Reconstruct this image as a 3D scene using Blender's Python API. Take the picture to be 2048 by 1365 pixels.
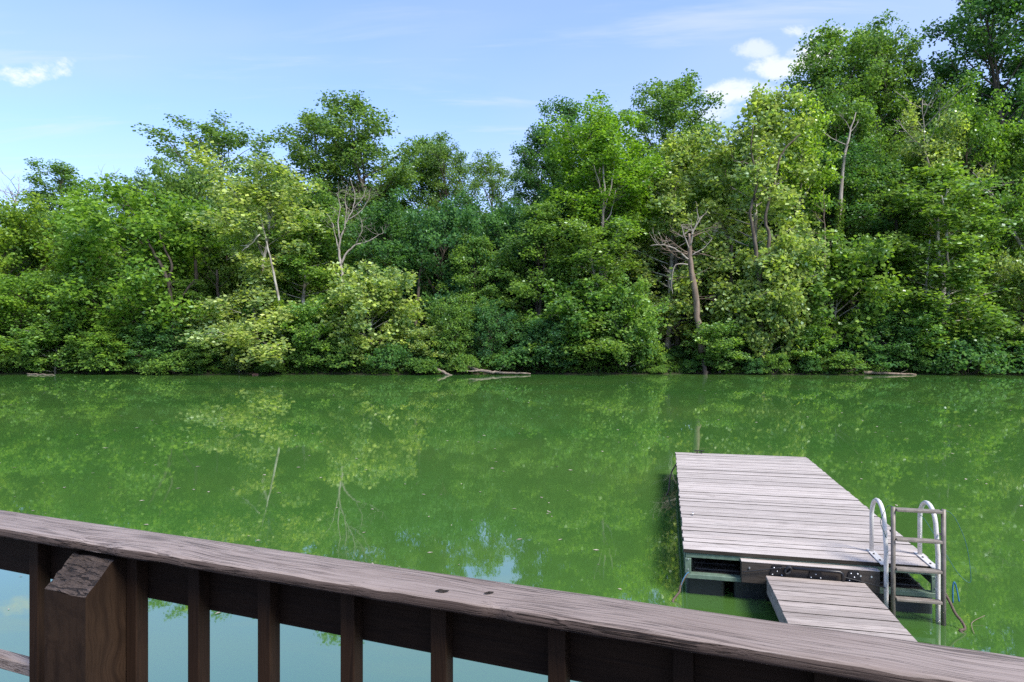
import bpy, bmesh, math, random
import numpy as np
from mathutils import Vector, Matrix, noise

# ------------------------------------------------------------------ scene, camera, light
for o in list(bpy.data.objects):
    bpy.data.objects.remove(o)
scene = bpy.context.scene
COL = scene.collection
R = math.radians

CAM_Z = 2.75          # lens height above the water (z = 0)
FPX = 1300.0          # focal length in pixels of the 2048 px wide photograph
cam_d = bpy.data.cameras.new('camera')
cam_d.sensor_width = 36.0
cam_d.lens = 36.0 * FPX / 2048.0
cam_d.clip_start = 0.05
cam_d.clip_end = 4000
cam = bpy.data.objects.new('camera', cam_d)
cam.location = (0, 0, CAM_Z)
cam.rotation_euler = (R(90), 0, 0)
COL.objects.link(cam)
scene.camera = cam

SUN_EL, SUN_AZ = 50.0, 138.0      # azimuth clockwise from +Y: to the right and a little behind the lens
sd = bpy.data.lights.new('sun', 'SUN')
sd.energy = 2.1
sd.angle = R(20)
sd.color = (1.0, 0.95, 0.86)
sun = bpy.data.objects.new('sun', sd)
dv = Vector((math.sin(R(SUN_AZ)) * math.cos(R(SUN_EL)), math.cos(R(SUN_AZ)) * math.cos(R(SUN_EL)), math.sin(R(SUN_EL))))
sun.rotation_euler = dv.to_track_quat('Z', 'Y').to_euler()
sun.location = dv * 60
COL.objects.link(sun)

vs = scene.view_settings
vs.view_transform = 'Standard'
vs.look = 'None'
vs.exposure = 1.70
vs.gamma = 1.0
vs.use_curve_mapping = False
scene.cycles.max_bounces = 6
scene.cycles.diffuse_bounces = 3
scene.cycles.glossy_bounces = 3
scene.cycles.transmission_bounces = 4
scene.cycles.transparent_max_bounces = 4
scene.cycles.caustics_reflective = False
scene.cycles.caustics_refractive = False
scene.cycles.use_denoising = False
try:
    scene.cycles.denoiser = 'OPENIMAGEDENOISE'
    scene.cycles.denoising_prefilter = 'ACCURATE'
except Exception:
    pass


class NT:
    """small node tree helper"""
    def __init__(self, tree):
        self.t = tree
        tree.nodes.clear()

    def n(self, kind, **kw):
        nd = self.t.nodes.new(kind)
        for k, v in kw.items():
            if k.startswith('i_'):
                nd.inputs[k[2:].replace('_', ' ')].default_value = v
            else:
                setattr(nd, k, v)
        return nd

    def l(self, a, b):
        self.t.links.new(a, b)

    def math(self, op, a, b=None, c=None, clamp=False):
        nd = self.t.nodes.new('ShaderNodeMath')
        nd.operation = op
        nd.use_clamp = clamp
        for i, v in enumerate((a, b, c)):
            if v is None:
                continue
            if isinstance(v, (int, float)):
                nd.inputs[i].default_value = v
            else:
                self.l(v, nd.inputs[i])
        return nd.outputs[0]

    def mix(self, fac, a, b, mode='MIX'):
        nd = self.t.nodes.new('ShaderNodeMix')
        nd.data_type = 'RGBA'
        nd.blend_type = mode
        for sock, v in ((nd.inputs[0], fac), (nd.inputs[6], a), (nd.inputs[7], b)):
            if isinstance(v, (int, float)):
                sock.default_value = v
            elif isinstance(v, tuple):
                sock.default_value = v if len(v) == 4 else (*v, 1)
            else:
                self.l(v, sock)
        return nd.outputs[2]

    def ramp(self, fac, stops, interp='LINEAR'):
        nd = self.t.nodes.new('ShaderNodeValToRGB')
        cr = nd.color_ramp
        cr.interpolation = interp
        while len(cr.elements) < len(stops):
            cr.elements.new(0.5)
        for e, (p, c) in zip(cr.elements, stops):
            e.position = p
            e.color = (c, c, c, 1) if isinstance(c, (int, float)) else (*c, 1)
        self.l(fac, nd.inputs[0])
        return nd.outputs[0]

    def noise(self, vec, scale, detail=3.0, rough=0.5, dist=0.0):
        nd = self.n('ShaderNodeTexNoise')
        nd.inputs['Scale'].default_value = scale
        nd.inputs['Detail'].default_value = detail
        nd.inputs['Roughness'].default_value = rough
        nd.inputs['Distortion'].default_value = dist
        self.l(vec, nd.inputs['Vector'])
        return nd.outputs[0]

    def mapping(self, vec, scale=(1, 1, 1), rot=(0, 0, 0), loc=(0, 0, 0)):
        nd = self.n('ShaderNodeMapping')
        nd.inputs['Scale'].default_value = scale
        nd.inputs['Rotation'].default_value = rot
        nd.inputs['Location'].default_value = loc
        self.l(vec, nd.inputs['Vector'])
        return nd.outputs[0]


# ---- world: daylight sky with thin veils and a few small cumulus
world = bpy.data.worlds.new('World')
scene.world = world
world.use_nodes = True
w = NT(world.node_tree)
sky = w.n('ShaderNodeTexSky', sky_type='NISHITA')
sky.sun_disc = False
sky.sun_elevation = R(SUN_EL)
sky.sun_rotation = R(SUN_AZ)
sky.air_density = 1.0
sky.dust_density = 1.2
sky.ozone_density = 2.0
tc = w.n('ShaderNodeTexCoord')
sep = w.n('ShaderNodeSeparateXYZ')
w.l(tc.outputs['Generated'], sep.inputs[0])
zup = w.math('MAXIMUM', sep.outputs[2], 0.02)
inv = w.math('DIVIDE', 1.0, w.math('ADD', zup, 0.12))
plane = w.n('ShaderNodeCombineXYZ')       # direction projected on a cloud deck
w.l(w.math('MULTIPLY', sep.outputs[0], inv), plane.inputs[0])
w.l(w.math('MULTIPLY', sep.outputs[1], inv), plane.inputs[1])
veil_n = w.noise(w.mapping(plane.outputs[0], (0.5, 1.0, 1), (0, 0, R(14))), 0.8, 4, 0.5, 0.4)
veil = w.ramp(veil_n, [(0.36, 0.0), (0.70, 1.0)], 'EASE')
wisp_n = w.noise(w.mapping(plane.outputs[0], (0.7, 3.2, 1), (0, 0, R(-10)), (3.1, 0.4, 0)), 1.3, 6, 0.6, 0.5)
wisp = w.ramp(wisp_n, [(0.50, 0.0), (0.72, 1.0)], 'EASE')
# scattered cumulus: world directions (azimuth slope, elevation slope, half width, half height)
puff_w = w.noise(w.mapping(tc.outputs['Generated'], (1, 1, 1.4)), 13.0, 7, 0.66, 0.2)
puff_f = w.math('SUBTRACT', puff_w, 0.5)
ysafe = w.math('MAXIMUM', sep.outputs[1], 0.05)
su = w.math('DIVIDE', sep.outputs[0], ysafe)
sv = w.math('DIVIDE', sep.outputs[2], ysafe)
cum = None
for (px, py, rx, ry, amp) in [(62, 143, 72, 24, .9), (1648, 64, 66, 16, .75), (1632, 112, 56, 30, 1.0), (1560, 132, 50, 20, .7),
                              (1470, 186, 52, 22, .7), (1512, 100, 40, 18, .5), (-260, 90, 150, 50, 1.0), (2330, 190, 190, 70, 1.0),
                              (-900, 240, 260, 60, 1.0), (3000, 100, 300, 90, 1.0), (1450, 232, 60, 20, .5)]:
    cu, cv = (px - 1024) / FPX, (682.5 - py) / FPX
    dx = w.math('DIVIDE', w.math('SUBTRACT', su, cu), rx / FPX)
    dy = w.math('DIVIDE', w.math('SUBTRACT', sv, cv), ry / FPX)
    d = w.math('ADD', w.math('MULTIPLY', dx, dx), w.math('MULTIPLY', dy, dy))
    d = w.math('SUBTRACT', d, w.math('MULTIPLY', puff_f, 8.5))
    m = w.n('ShaderNodeMapRange', interpolation_type='SMOOTHSTEP')
    m.inputs[1].default_value = 1.7
    m.inputs[2].default_value = -0.2
    m.inputs[3].default_value = 0.0
    m.inputs[4].default_value = amp
    w.l(d, m.inputs[0])
    cum = m.outputs[0] if cum is None else w.math('MAXIMUM', cum, m.outputs[0])
cum = w.math('MULTIPLY', cum, w.math('GREATER_THAN', sep.outputs[1], 0.05))
skyc = w.mix(1.0, sky.outputs[0], (0.76, 0.84, 1.08), "MULTIPLY")
haze = w.math('POWER', w.math('SUBTRACT', 1.0, zup, clamp=True), 5.0)
c1 = w.mix(w.math('MULTIPLY', veil, 0.48), skyc, (2.05, 2.36, 2.95))
c2 = w.mix(w.math('MULTIPLY', wisp, 0.34), c1, (2.75, 2.85, 3.05))
c3 = w.mix(w.math('MULTIPLY', haze, 0.75), c2, (1.90, 2.15, 2.80))
c4 = w.mix(cum, c3, (3.3, 3.35, 3.4))
bg = w.n('ShaderNodeBackground')
bg.inputs['Strength'].default_value = 0.108
w.l(c4, bg.inputs['Color'])
wo = w.n('ShaderNodeOutputWorld')
w.l(bg.outputs[0], wo.inputs[0])


# ------------------------------------------------------------------ helpers
def X_of(px, depth):
    return (px - 1024.0) / FPX * depth


def Z_of(py, depth):
    return CAM_Z + (682.5 - py) / FPX * depth


def tag(o, label=None, cat=None, group=None, kind=None):
    if label: o['label'] = label
    if cat: o['category'] = cat
    if group: o['group'] = group
    if kind: o['kind'] = kind
    return o


def link(name, me, mats=None, parent=None):
    o = bpy.data.objects.new(name, me)
    COL.objects.link(o)
    if mats is not None and me is not None and len(me.materials) == 0:
        for m in (mats if isinstance(mats, (list, tuple)) else [mats]):
            me.materials.append(m)
    if parent is not None:
        o.parent = parent
    return o


def empty(name, loc=(0, 0, 0), rz=0.0):
    o = bpy.data.objects.new(name, None)
    o.empty_display_size = 0.3
    COL.objects.link(o)
    o.location = loc
    o.rotation_euler = (0, 0, rz)
    return o


def np_mesh(name, verts, faces, smooth=False):
    """verts (N,3), faces (M,k) of equal size k"""
    me = bpy.data.meshes.new(name)
    verts = np.asarray(verts, np.float32)
    faces = np.asarray(faces, np.int32)
    k = faces.shape[1]
    me.vertices.add(len(verts))
    me.vertices.foreach_set('co', verts.ravel())
    me.loops.add(faces.size)
    me.loops.foreach_set('vertex_index', faces.ravel())
    me.polygons.add(len(faces))
    me.polygons.foreach_set('loop_start', np.arange(0, faces.size, k, dtype=np.int32))
    me.polygons.foreach_set('loop_total', np.full(len(faces), k, np.int32))
    if smooth:
        me.polygons.foreach_set('use_smooth', np.ones(len(faces), bool))
    me.update(calc_edges=True)
    return me


def bm_mesh(name, bm, smooth=False):
    me = bpy.data.meshes.new(name)
    if smooth:
        for f in bm.faces: f.smooth = True
    bm.to_mesh(me)
    bm.free()
    return me


def box_bm(bm, lo, hi, bevel=0.0, seg=1, mat=None):
    lo, hi = Vector(lo), Vector(hi)
    r = bmesh.ops.create_cube(bm, size=1.0)
    vs_ = r['verts']
    for v in vs_:
        v.co = Vector(((v.co.x + .5) * (hi.x - lo.x) + lo.x, (v.co.y + .5) * (hi.y - lo.y) + lo.y, (v.co.z + .5) * (hi.z - lo.z) + lo.z))
    if bevel:
        es = list({e for v in vs_ for e in v.link_edges})
        bmesh.ops.bevel(bm, geom=es, offset=bevel, segments=seg, affect='EDGES', profile=0.5)
    return bm


def box_mesh(name, lo, hi, bevel=0.0, seg=1):
    return bm_mesh(name, box_bm(bmesh.new(), lo, hi, bevel, seg))


class Tubes:
    """collects swept tubes in one vertex array"""
    def __init__(self):
        self.v, self.f, self.n = [], [], 0

    def add(self, pts, rad, sides=6, caps=True, rough=0.0, rng=None):
        pts = np.asarray(pts, float)
        rad = np.broadcast_to(np.asarray(rad, float), (len(pts),))
        tan = np.gradient(pts, axis=0)
        tan /= np.linalg.norm(tan, axis=1)[:, None] + 1e-9
        ref = np.array([0, 0, 1.0]) if abs(tan[0][2]) < 0.9 else np.array([1.0, 0, 0])
        a = np.cross(tan[0], ref)
        a /= np.linalg.norm(a)
        ang = np.linspace(0, 2 * np.pi, sides, endpoint=False)
        rings = []
        for i in range(len(pts)):
            a = a - tan[i] * np.dot(a, tan[i])
            a /= np.linalg.norm(a) + 1e-9
            b = np.cross(tan[i], a)
            r = rad[i] * np.ones(sides)
            if rough and rng is not None:
                r = r * (1 + rng.normal(0, rough, sides))
            rings.append(pts[i] + r[:, None] * (np.cos(ang)[:, None] * a + np.sin(ang)[:, None] * b))
        base = self.n
        V = np.concatenate(rings)
        self.v.append(V)
        self.n += len(V)
        i0 = np.arange(sides)
        i1 = (i0 + 1) % sides
        for k in range(len(pts) - 1):
            o = base + k * sides
            self.f.append(np.stack([o + i0, o + i1, o + sides + i1, o + sides + i0], 1))
        if caps:
            for o, p, flip in ((base, pts[0], True), (base + (len(pts) - 1) * sides, pts[-1], False)):
                self.v.append(p[None, :])
                c = self.n
                self.n += 1
                q = np.stack([o + i0, o + i1, np.full(sides, c), np.full(sides, c)], 1)
                self.f.append(q[:, ::-1] if flip else q)
        return self

    def mesh(self, name, smooth=True):
        V = np.concatenate(self.v)
        F = np.concatenate(self.f)
        me = bpy.data.meshes.new(name)
        deg = F[:, 2] == F[:, 3]
        deg2 = F[:, 0] == F[:, 1]
        quads = F[~(deg | deg2)]
        tris = np.concatenate([F[deg][:, :3], F[deg2][:, 1:]]) if (deg.any() or deg2.any()) else np.zeros((0, 3), int)
        me.from_pydata(V.tolist(), [], quads.tolist() + tris.tolist())
        if smooth:
            me.polygons.foreach_set('use_smooth', np.ones(len(me.polygons), bool))
        me.update()
        return me


# ------------------------------------------------------------------ materials
def new_mat(name):
    m = bpy.data.materials.new(name)
    m.use_nodes = True
    return m, NT(m.node_tree)


def finish(t, shader):
    o = t.n('ShaderNodeOutputMaterial')
    t.l(shader, o.inputs['Surface'])


def principled(t, color, rough=0.6, metal=0.0, normal=None, spec=0.4):
    p = t.n('ShaderNodeBsdfPrincipled')
    if isinstance(color, tuple):
        p.inputs['Base Color'].default_value = (*color[:3], 1)
    else:
        t.l(color, p.inputs['Base Color'])
    if isinstance(rough, (int, float)):
        p.inputs['Roughness'].default_value = rough
    else:
        t.l(rough, p.inputs['Roughness'])
    p.inputs['Metallic'].default_value = metal
    p.inputs['Specular IOR Level'].default_value = spec
    if normal is not None:
        t.l(normal, p.inputs['Normal'])
    return p.outputs[0]


def bump(t, height, strength=0.5, dist=0.01, normal=None):
    b = t.n('ShaderNodeBump')
    b.inputs['Strength'].default_value = strength
    b.inputs['Distance'].default_value = dist
    t.l(height, b.inputs['Height'])
    if normal is not None:
        t.l(normal, b.inputs['Normal'])
    return b.outputs[0]


def leaf_material(name, back=1.35, gloss=0.14, trans=0.42):
    m, t = new_mat(name)
    oi = t.n('ShaderNodeObjectInfo')
    at = t.n('ShaderNodeAttribute', attribute_name='tint')
    tint = at.outputs['Fac']
    base = oi.outputs['Color']
    yellow = t.mix(1.0, base, (1.45, 1.36, 0.80), 'MULTIPLY')
    deep = t.mix(1.0, base, (0.66, 0.80, 0.95), 'MULTIPLY')
    col = t.mix(tint, deep, yellow)
    g = t.n('ShaderNodeNewGeometry')
    pale = t.mix(1.0, col, (back, back * .98, back * 1.15), 'MULTIPLY')
    col = t.mix(g.outputs['Backfacing'], col, pale)
    d = t.n('ShaderNodeBsdfDiffuse')
    t.l(col, d.inputs['Color'])
    tr = t.n('ShaderNodeBsdfTranslucent')
    tcol = t.mix(1.0, col, (1.25, 1.35, 0.55), 'MULTIPLY')
    t.l(tcol, tr.inputs['Color'])
    ms = t.n('ShaderNodeMixShader')
    ms.inputs[0].default_value = trans
    t.l(d.outputs[0], ms.inputs[1])
    t.l(tr.outputs[0], ms.inputs[2])
    gl = t.n('ShaderNodeBsdfGlossy')
    gl.inputs['Roughness'].default_value = 0.55
    gl.inputs['Color'].default_value = (0.9, 0.95, 1.0, 1)
    fr = t.n('ShaderNodeFresnel')
    fr.inputs['IOR'].default_value = 1.38
    ms2 = t.n('ShaderNodeMixShader')
    t.l(t.math('MULTIPLY', fr.outputs[0], gloss), ms2.inputs[0])
    t.l(ms.outputs[0], ms2.inputs[1])
    t.l(gl.outputs[0], ms2.inputs[2])
    finish(t, ms2.outputs[0])
    return m


def bark_material(name, c1, c2, scale=6.0, stretch=0.25, patch=None):
    m, t = new_mat(name)
    co = t.n('ShaderNodeTexCoord').outputs['Object']
    mp = t.mapping(co, (1, 1, stretch))
    n1 = t.noise(mp, scale, 5, 0.65)
    col = t.mix(t.ramp(n1, [(0.35, 0.0), (0.65, 1.0)]), c1, c2)
    if patch:
        n2 = t.noise(t.mapping(co, (1, 1, .5)), 1.7, 3, 0.5)
        col = t.mix(t.ramp(n2, [(0.45, 0.0), (0.55, 1.0)]), col, patch)
    finish(t, principled(t, col, 0.9, 0, bump(t, n1, 0.7, 0.03), 0.15))
    return m


M = {}
M['leaf'] = leaf_material('leaf_green')
M['leaf_pale'] = leaf_material('leaf_pale_underside', back=1.9)
M['bark'] = bark_material('bark_grey_brown', (0.06, 0.048, 0.036), (0.15, 0.125, 0.10))
M['bark_dark'] = bark_material('bark_dark', (0.03, 0.025, 0.02), (0.08, 0.066, 0.054))
M['bark_syc'] = bark_material('bark_sycamore', (0.13, 0.11, 0.085), (0.26, 0.235, 0.195), 4.0, 0.35, (0.36, 0.34, 0.295))
M['dead'] = bark_material('dead_wood', (0.20, 0.17, 0.14), (0.36, 0.325, 0.285), 5.0, 0.15)
M['snag'] = bark_material('dead_wood_brown', (0.13, 0.095, 0.07), (0.27, 0.21, 0.165), 5.0, 0.12)
M['drift'] = bark_material('driftwood', (0.12, 0.095, 0.075), (0.25, 0.205, 0.165), 5.0, 0.2)


def wood_material(name, c_lo, c_hi, c_dark, axis_scale, rough=0.72, bump_s=0.5, knots=0.0, seed_amt=20.0, gscale=18.0, gd=0.006, cracks=0.0, spec=0.3):
    """weathered board: grain runs along local x"""
    m, t = new_mat(name)
    co = t.n('ShaderNodeTexCoord').outputs['Object']
    oi = t.n('ShaderNodeObjectInfo')
    off = t.n('ShaderNodeCombineXYZ')
    t.l(t.math('MULTIPLY', oi.outputs['Random'], seed_amt), off.inputs[0])
    t.l(t.math('MULTIPLY', oi.outputs['Random'], seed_amt * 1.7), off.inputs[1])
    ad = t.n('ShaderNodeVectorMath', operation='ADD')
    t.l(co, ad.inputs[0])
    t.l(off.outputs[0], ad.inputs[1])
    v = ad.outputs[0]
    warp = t.noise(t.mapping(v, (1.6, 5, 5)), 1.0, 2, 0.5)
    wv = t.n('ShaderNodeVectorMath', operation='ADD')
    wc = t.n('ShaderNodeCombineXYZ')
    t.l(t.math('MULTIPLY', warp, 0.10), wc.inputs[1])
    t.l(v, wv.inputs[0])
    t.l(wc.outputs[0], wv.inputs[1])
    grain = t.noise(t.mapping(wv.outputs[0], axis_scale), gscale, 6, 0.62)
    fine = t.noise(t.mapping(wv.outputs[0], (axis_scale[0] * .5, axis_scale[1] * 3, axis_scale[2] * 3)), gscale * 1.6, 4, 0.6)
    blotch = t.noise(t.mapping(v, (0.8, 2.2, 2.2)), 1.6, 4, 0.6)
    col = t.mix(t.ramp(blotch, [(0.3, 0.0), (0.72, 1.0)]), c_lo, c_hi)
    col = t.mix(t.ramp(grain, [(0.28, 0.85), (0.5, 0.0)]), col, c_dark)
    col = t.mix(t.math('MULTIPLY', t.ramp(fine, [(0.35, 1.0), (0.55, 0.0)]), 0.5), col, c_dark)
    per = t.math('ADD', t.math('MULTIPLY', oi.outputs['Random'], 0.26), 0.87)
    pv = t.n('ShaderNodeCombineColor')
    for i in range(3):
        t.l(per, pv.inputs[i])
    col = t.mix(1.0, col, pv.outputs[0], 'MULTIPLY')
    h = t.math('ADD', t.math('MULTIPLY', grain, 0.7), t.math('MULTIPLY', fine, 0.3))
    if cracks:
        ck = t.noise(t.mapping(wv.outputs[0], (axis_scale[0] * 1.2, axis_scale[1] * 2.2, axis_scale[2] * 2.2)), gscale * 1.3, 2, 0.5)
        cm = t.ramp(ck, [(0.55, 0.0), (0.62, 1.0)])
        zone = t.ramp(t.noise(t.mapping(v, (2.2, 9, 9)), 1.0, 3, 0.6), [(0.36, 0.0), (0.56, 1.0)])
        cm = t.math('MULTIPLY', cm, zone)
        col = t.mix(t.math('MULTIPLY', cm, cracks), col, tuple(0.45 * c for c in c_dark))
        pit = t.noise(t.mapping(v, (30, 90, 90)), 1.0, 2, 0.5)
        col = t.mix(t.ramp(pit, [(0.70, 0.0), (0.75, 0.7)]), col, tuple(0.6 * c for c in c_dark))
        h = t.math('SUBTRACT', h, t.math('MULTIPLY', cm, 0.9))
    if knots:
        vo = t.n('ShaderNodeTexVoronoi')
        vo.inputs['Scale'].default_value = 1.0
        t.l(t.mapping(v, (1.3, 5.0, 5.0)), vo.inputs['Vector'])
        kn = t.ramp(vo.outputs['Distance'], [(0.05, 1.0), (0.12, 0.0)])
        col = t.mix(t.math('MULTIPLY', kn, knots), col, tuple(0.35 * c for c in c_dark))
    finish(t, principled(t, col, rough, 0, bump(t, h, bump_s, gd), spec))
    return m


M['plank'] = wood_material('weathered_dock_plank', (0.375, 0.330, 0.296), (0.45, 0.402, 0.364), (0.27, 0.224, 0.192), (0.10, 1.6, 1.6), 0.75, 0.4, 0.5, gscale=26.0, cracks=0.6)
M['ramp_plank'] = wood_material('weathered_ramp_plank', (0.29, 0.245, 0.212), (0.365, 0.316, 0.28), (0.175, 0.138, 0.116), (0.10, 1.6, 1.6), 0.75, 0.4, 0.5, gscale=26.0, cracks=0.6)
M['plank_edge_shade'] = wood_material('shaded_plank_edge', (0.030, 0.026, 0.020), (0.05, 0.042, 0.034), (0.015, 0.013, 0.010), (0.10, 1.6, 1.6), 0.85, 0.3, spec=0.1)  # near-black board sides: gap shade put into the colour
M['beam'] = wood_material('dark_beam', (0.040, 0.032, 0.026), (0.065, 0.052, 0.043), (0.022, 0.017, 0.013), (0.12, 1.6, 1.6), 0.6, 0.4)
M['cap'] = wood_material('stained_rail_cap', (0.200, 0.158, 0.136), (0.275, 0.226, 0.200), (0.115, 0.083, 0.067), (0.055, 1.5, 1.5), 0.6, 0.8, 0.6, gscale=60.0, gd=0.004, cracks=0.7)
M['cap_side_shade'] = wood_material('shaded_rail_edge', (0.060, 0.041, 0.033), (0.10, 0.074, 0.062), (0.026, 0.017, 0.013), (0.045, 1.5, 1.5), 0.6, 0.9, 0.0, gscale=55.0, gd=0.004, cracks=0.9, spec=0.2)  # darker version of the cap wood, with side-face shade in its colour
M['stain'] = wood_material('dark_brown_stain', (0.015, 0.0085, 0.0055), (0.031, 0.0165, 0.0092), (0.010, 0.0058, 0.004), (0.10, 1.5, 1.5), 0.6, 0.5, gscale=26.0, gd=0.003, spec=0.12)
M['post_side'] = wood_material('dark_brown_post', (0.018, 0.011, 0.0072), (0.036, 0.021, 0.0125), (0.013, 0.0075, 0.005), (1.5, 1.5, 0.10), 0.6, 0.6, gscale=26.0, gd=0.004, spec=0.12)
M['post_top'] = wood_material('sawn_post_end', (0.052, 0.037, 0.030), (0.092, 0.069, 0.056), (0.025, 0.017, 0.013), (0.5, 1.3, 1.6), 0.7, 1.0, gscale=34.0, gd=0.02, cracks=.8)


def plain_mat(name, color, rough=0.5, metal=0.0, nscale=20.0, namt=0.3, bumpd=0.002, dark=None):
    m, t = new_mat(name)
    co = t.n('ShaderNodeTexCoord').outputs['Object']
    n1 = t.noise(co, nscale, 5, 0.6)
    dk = dark or tuple(c * (1 - namt) for c in color)
    col = t.mix(t.ramp(n1, [(0.32, 0.0), (0.68, 1.0)]), dk, color)
    finish(t, principled(t, col, rough, metal, bump(t, n1, 0.3, bumpd), 0.4))
    return m


M['green_steel'] = plain_mat('green_painted_steel', (0.13, 0.19, 0.14), 0.5, 0.0, 14, 0.4)
M['float'] = plain_mat('black_float_plastic', (0.011, 0.015, 0.015), 0.38, 0, 9, 0.5, 0.004)
M['float_top'] = plain_mat('dusty_black_plastic', (0.06, 0.05, 0.04), 0.5, 0, 5, 0.85, 0.003, dark=(0.012, 0.012, 0.013))
M['black_metal'] = plain_mat('black_metal', (0.015, 0.015, 0.017), 0.35, 0.0, 30, 0.4)
M['bolt'] = plain_mat('zinc_bolt', (0.72, 0.72, 0.72), 0.3, 0.8, 40, 0.2)
M['white_alu'] = plain_mat('white_tube', (0.66, 0.63, 0.60), 0.35, 0.1, 12, 0.25)
M['grey_alu'] = plain_mat('dirty_grey_tube', (0.20, 0.172, 0.145), 0.5, 0.2, 10, 0.5)
M['rung'] = plain_mat('dirty_rung', (0.24, 0.205, 0.17), 0.55, 0.1, 14, 0.4)
M['rope_green'] = plain_mat('green_cord', (0.035, 0.13, 0.11), 0.6)
M['rope_blue'] = plain_mat('blue_cord', (0.03, 0.16, 0.28), 0.6)
M['rope_brown'] = plain_mat('muddy_rope', (0.13, 0.095, 0.07), 0.9, 0, 60, 0.6, 0.01)
M['rope_black'] = plain_mat('black_rope', (0.012, 0.012, 0.014), 0.6)
M['litter'] = plain_mat('floating_litter', (0.42, 0.38, 0.28), 0.8, 0, 3, 0.6)
M['red_wood'] = plain_mat('faded_red_wood', (0.26, 0.12, 0.085), 0.7, 0, 8, 0.4)

# ---- water: green turbid body under a still, glossy surface
m, t = new_mat('pond_water')
co = t.n('ShaderNodeTexCoord').outputs['Object']
n1 = t.noise(t.mapping(co, (0.55, 1.1, 1)), 1.3, 3, 0.5, 0.3)
n2 = t.noise(t.mapping(co, (0.8, 1.5, 1)), 5.5, 3, 0.55)
patch = t.noise(t.mapping(co, (0.05, 0.11, 1)), 1.0, 3, 0.5)
hgt = t.math('ADD', n1, t.math('MULTIPLY', n2, 0.22))
nb = t.n('ShaderNodeBump')
nb.inputs['Distance'].default_value = 0.012
t.l(t.math('ADD', t.math('MULTIPLY', t.ramp(patch, [(0.40, 0.0), (0.75, 1.0)]), 0.07), 0.022), nb.inputs['Strength'])
t.l(hgt, nb.inputs['Height'])
bodyc = t.mix(t.ramp(patch, [(0.35, 0.0), (0.65, 1.0)]), (0.036, 0.106, 0.020), (0.060, 0.126, 0.026))
df = t.n('ShaderNodeBsdfDiffuse')
t.l(bodyc, df.inputs['Color'])
gl = t.n('ShaderNodeBsdfGlossy')
gl.inputs['Roughness'].default_value = 0.02
gl.inputs['Color'].default_value = (1, 1, 1, 1)
t.l(nb.outputs[0], gl.inputs['Normal'])
fr = t.n('ShaderNodeFresnel')
fr.inputs['IOR'].default_value = 3.4
t.l(nb.outputs[0], fr.inputs['Normal'])
ms = t.n('ShaderNodeMixShader')
t.l(fr.outputs[0], ms.inputs[0])
t.l(df.outputs[0], ms.inputs[1])
t.l(gl.outputs[0], ms.inputs[2])
finish(t, ms.outputs[0])
M['water'] = m

# ---- ground
m, t = new_mat('wood_floor_soil')
co = t.n('ShaderNodeTexCoord').outputs['Object']
n1 = t.noise(co, 0.5, 5, 0.6)
n2 = t.noise(co, 6.0, 5, 0.6)
col = t.mix(t.ramp(n1, [(0.4, 0.0), (0.6, 1.0)]), (0.035, 0.05, 0.016), (0.05, 0.042, 0.028))
col = t.mix(t.ramp(n2, [(0.3, 0.6), (0.6, 0.0)]), col, (0.02, 0.018, 0.012))
finish(t, principled(t, col, 0.95, 0, bump(t, n2, 0.8, 0.1), 0.1))
M['soil'] = m

# ------------------------------------------------------------------ terrain and water
SHORE = 54.0


def shore_y(x):
    return SHORE + 0.6 * math.sin(x * 0.13 + 0.6) + 0.55 * math.sin(x * 0.37 + 2.0) + 0.4 * math.sin(x * 0.83 + 1.0) - 0.25 * math.sin(x * 0.047)


def ground_z(x, y):
    if y < 4.0:
        k = min(1.0, (4.0 - y) / 5.0)
        return -1.2 + 1.9 * k * k * (3 - 2 * k)
    s = y - shore_y(x)
    if s < -2.5:
        return -1.2
    if s < 1.0:
        k = (s + 2.5) / 3.5
        return -1.2 + 1.75 * k * k * (3 - 2 * k)
    z = 0.55 + 2.3 * (1 - math.exp(-(s - 1) / 13.0))
    if s > 16:
        z += min((s - 16) * 0.2, 17.0)
    return z + 0.14 * math.sin(x * 0.5 + y * 0.27) * min(1, s / 4)


def axis_pts(breaks):
    out = []
    for a, b, n in breaks:
        out += list(np.linspace(a, b, n, endpoint=False))
    out.append(breaks[-1][1])
    return np.array(out)


gx = axis_pts([(-2500, -120, 24), (-120, 120, 160), (120, 2500, 24)])
gy = axis_pts([(-400, -10, 12), (-10, 6, 16), (6, 48, 8), (48, 62, 36), (62, 120, 30), (120, 3000, 30)])
GX, GY = np.meshgrid(gx, gy)
GZ = np.vectorize(ground_z)(GX, GY)
V = np.stack([GX.ravel(), GY.ravel(), GZ.ravel()], 1)
nx, ny = len(gx), len(gy)
ii, jj = np.meshgrid(np.arange(nx - 1), np.arange(ny - 1))
b0 = (jj * nx + ii).ravel()
terrain = link('ground', np_mesh('ground', V, np.stack([b0, b0 + 1, b0 + nx + 1, b0 + nx], 1), True), M['soil'])
tag(terrain, 'brown and green soil of the wooded bank', 'ground', kind='structure')
wv = np.array([(-2500, -2.0, 0), (2500, -2.0, 0), (2500, 64, 0), (-2500, 64, 0)], float)
water = link('water', np_mesh('water', wv, np.array([[0, 1, 2, 3]])), M['water'])
tag(water, 'still green water of the lake', 'water', kind='structure')


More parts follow.
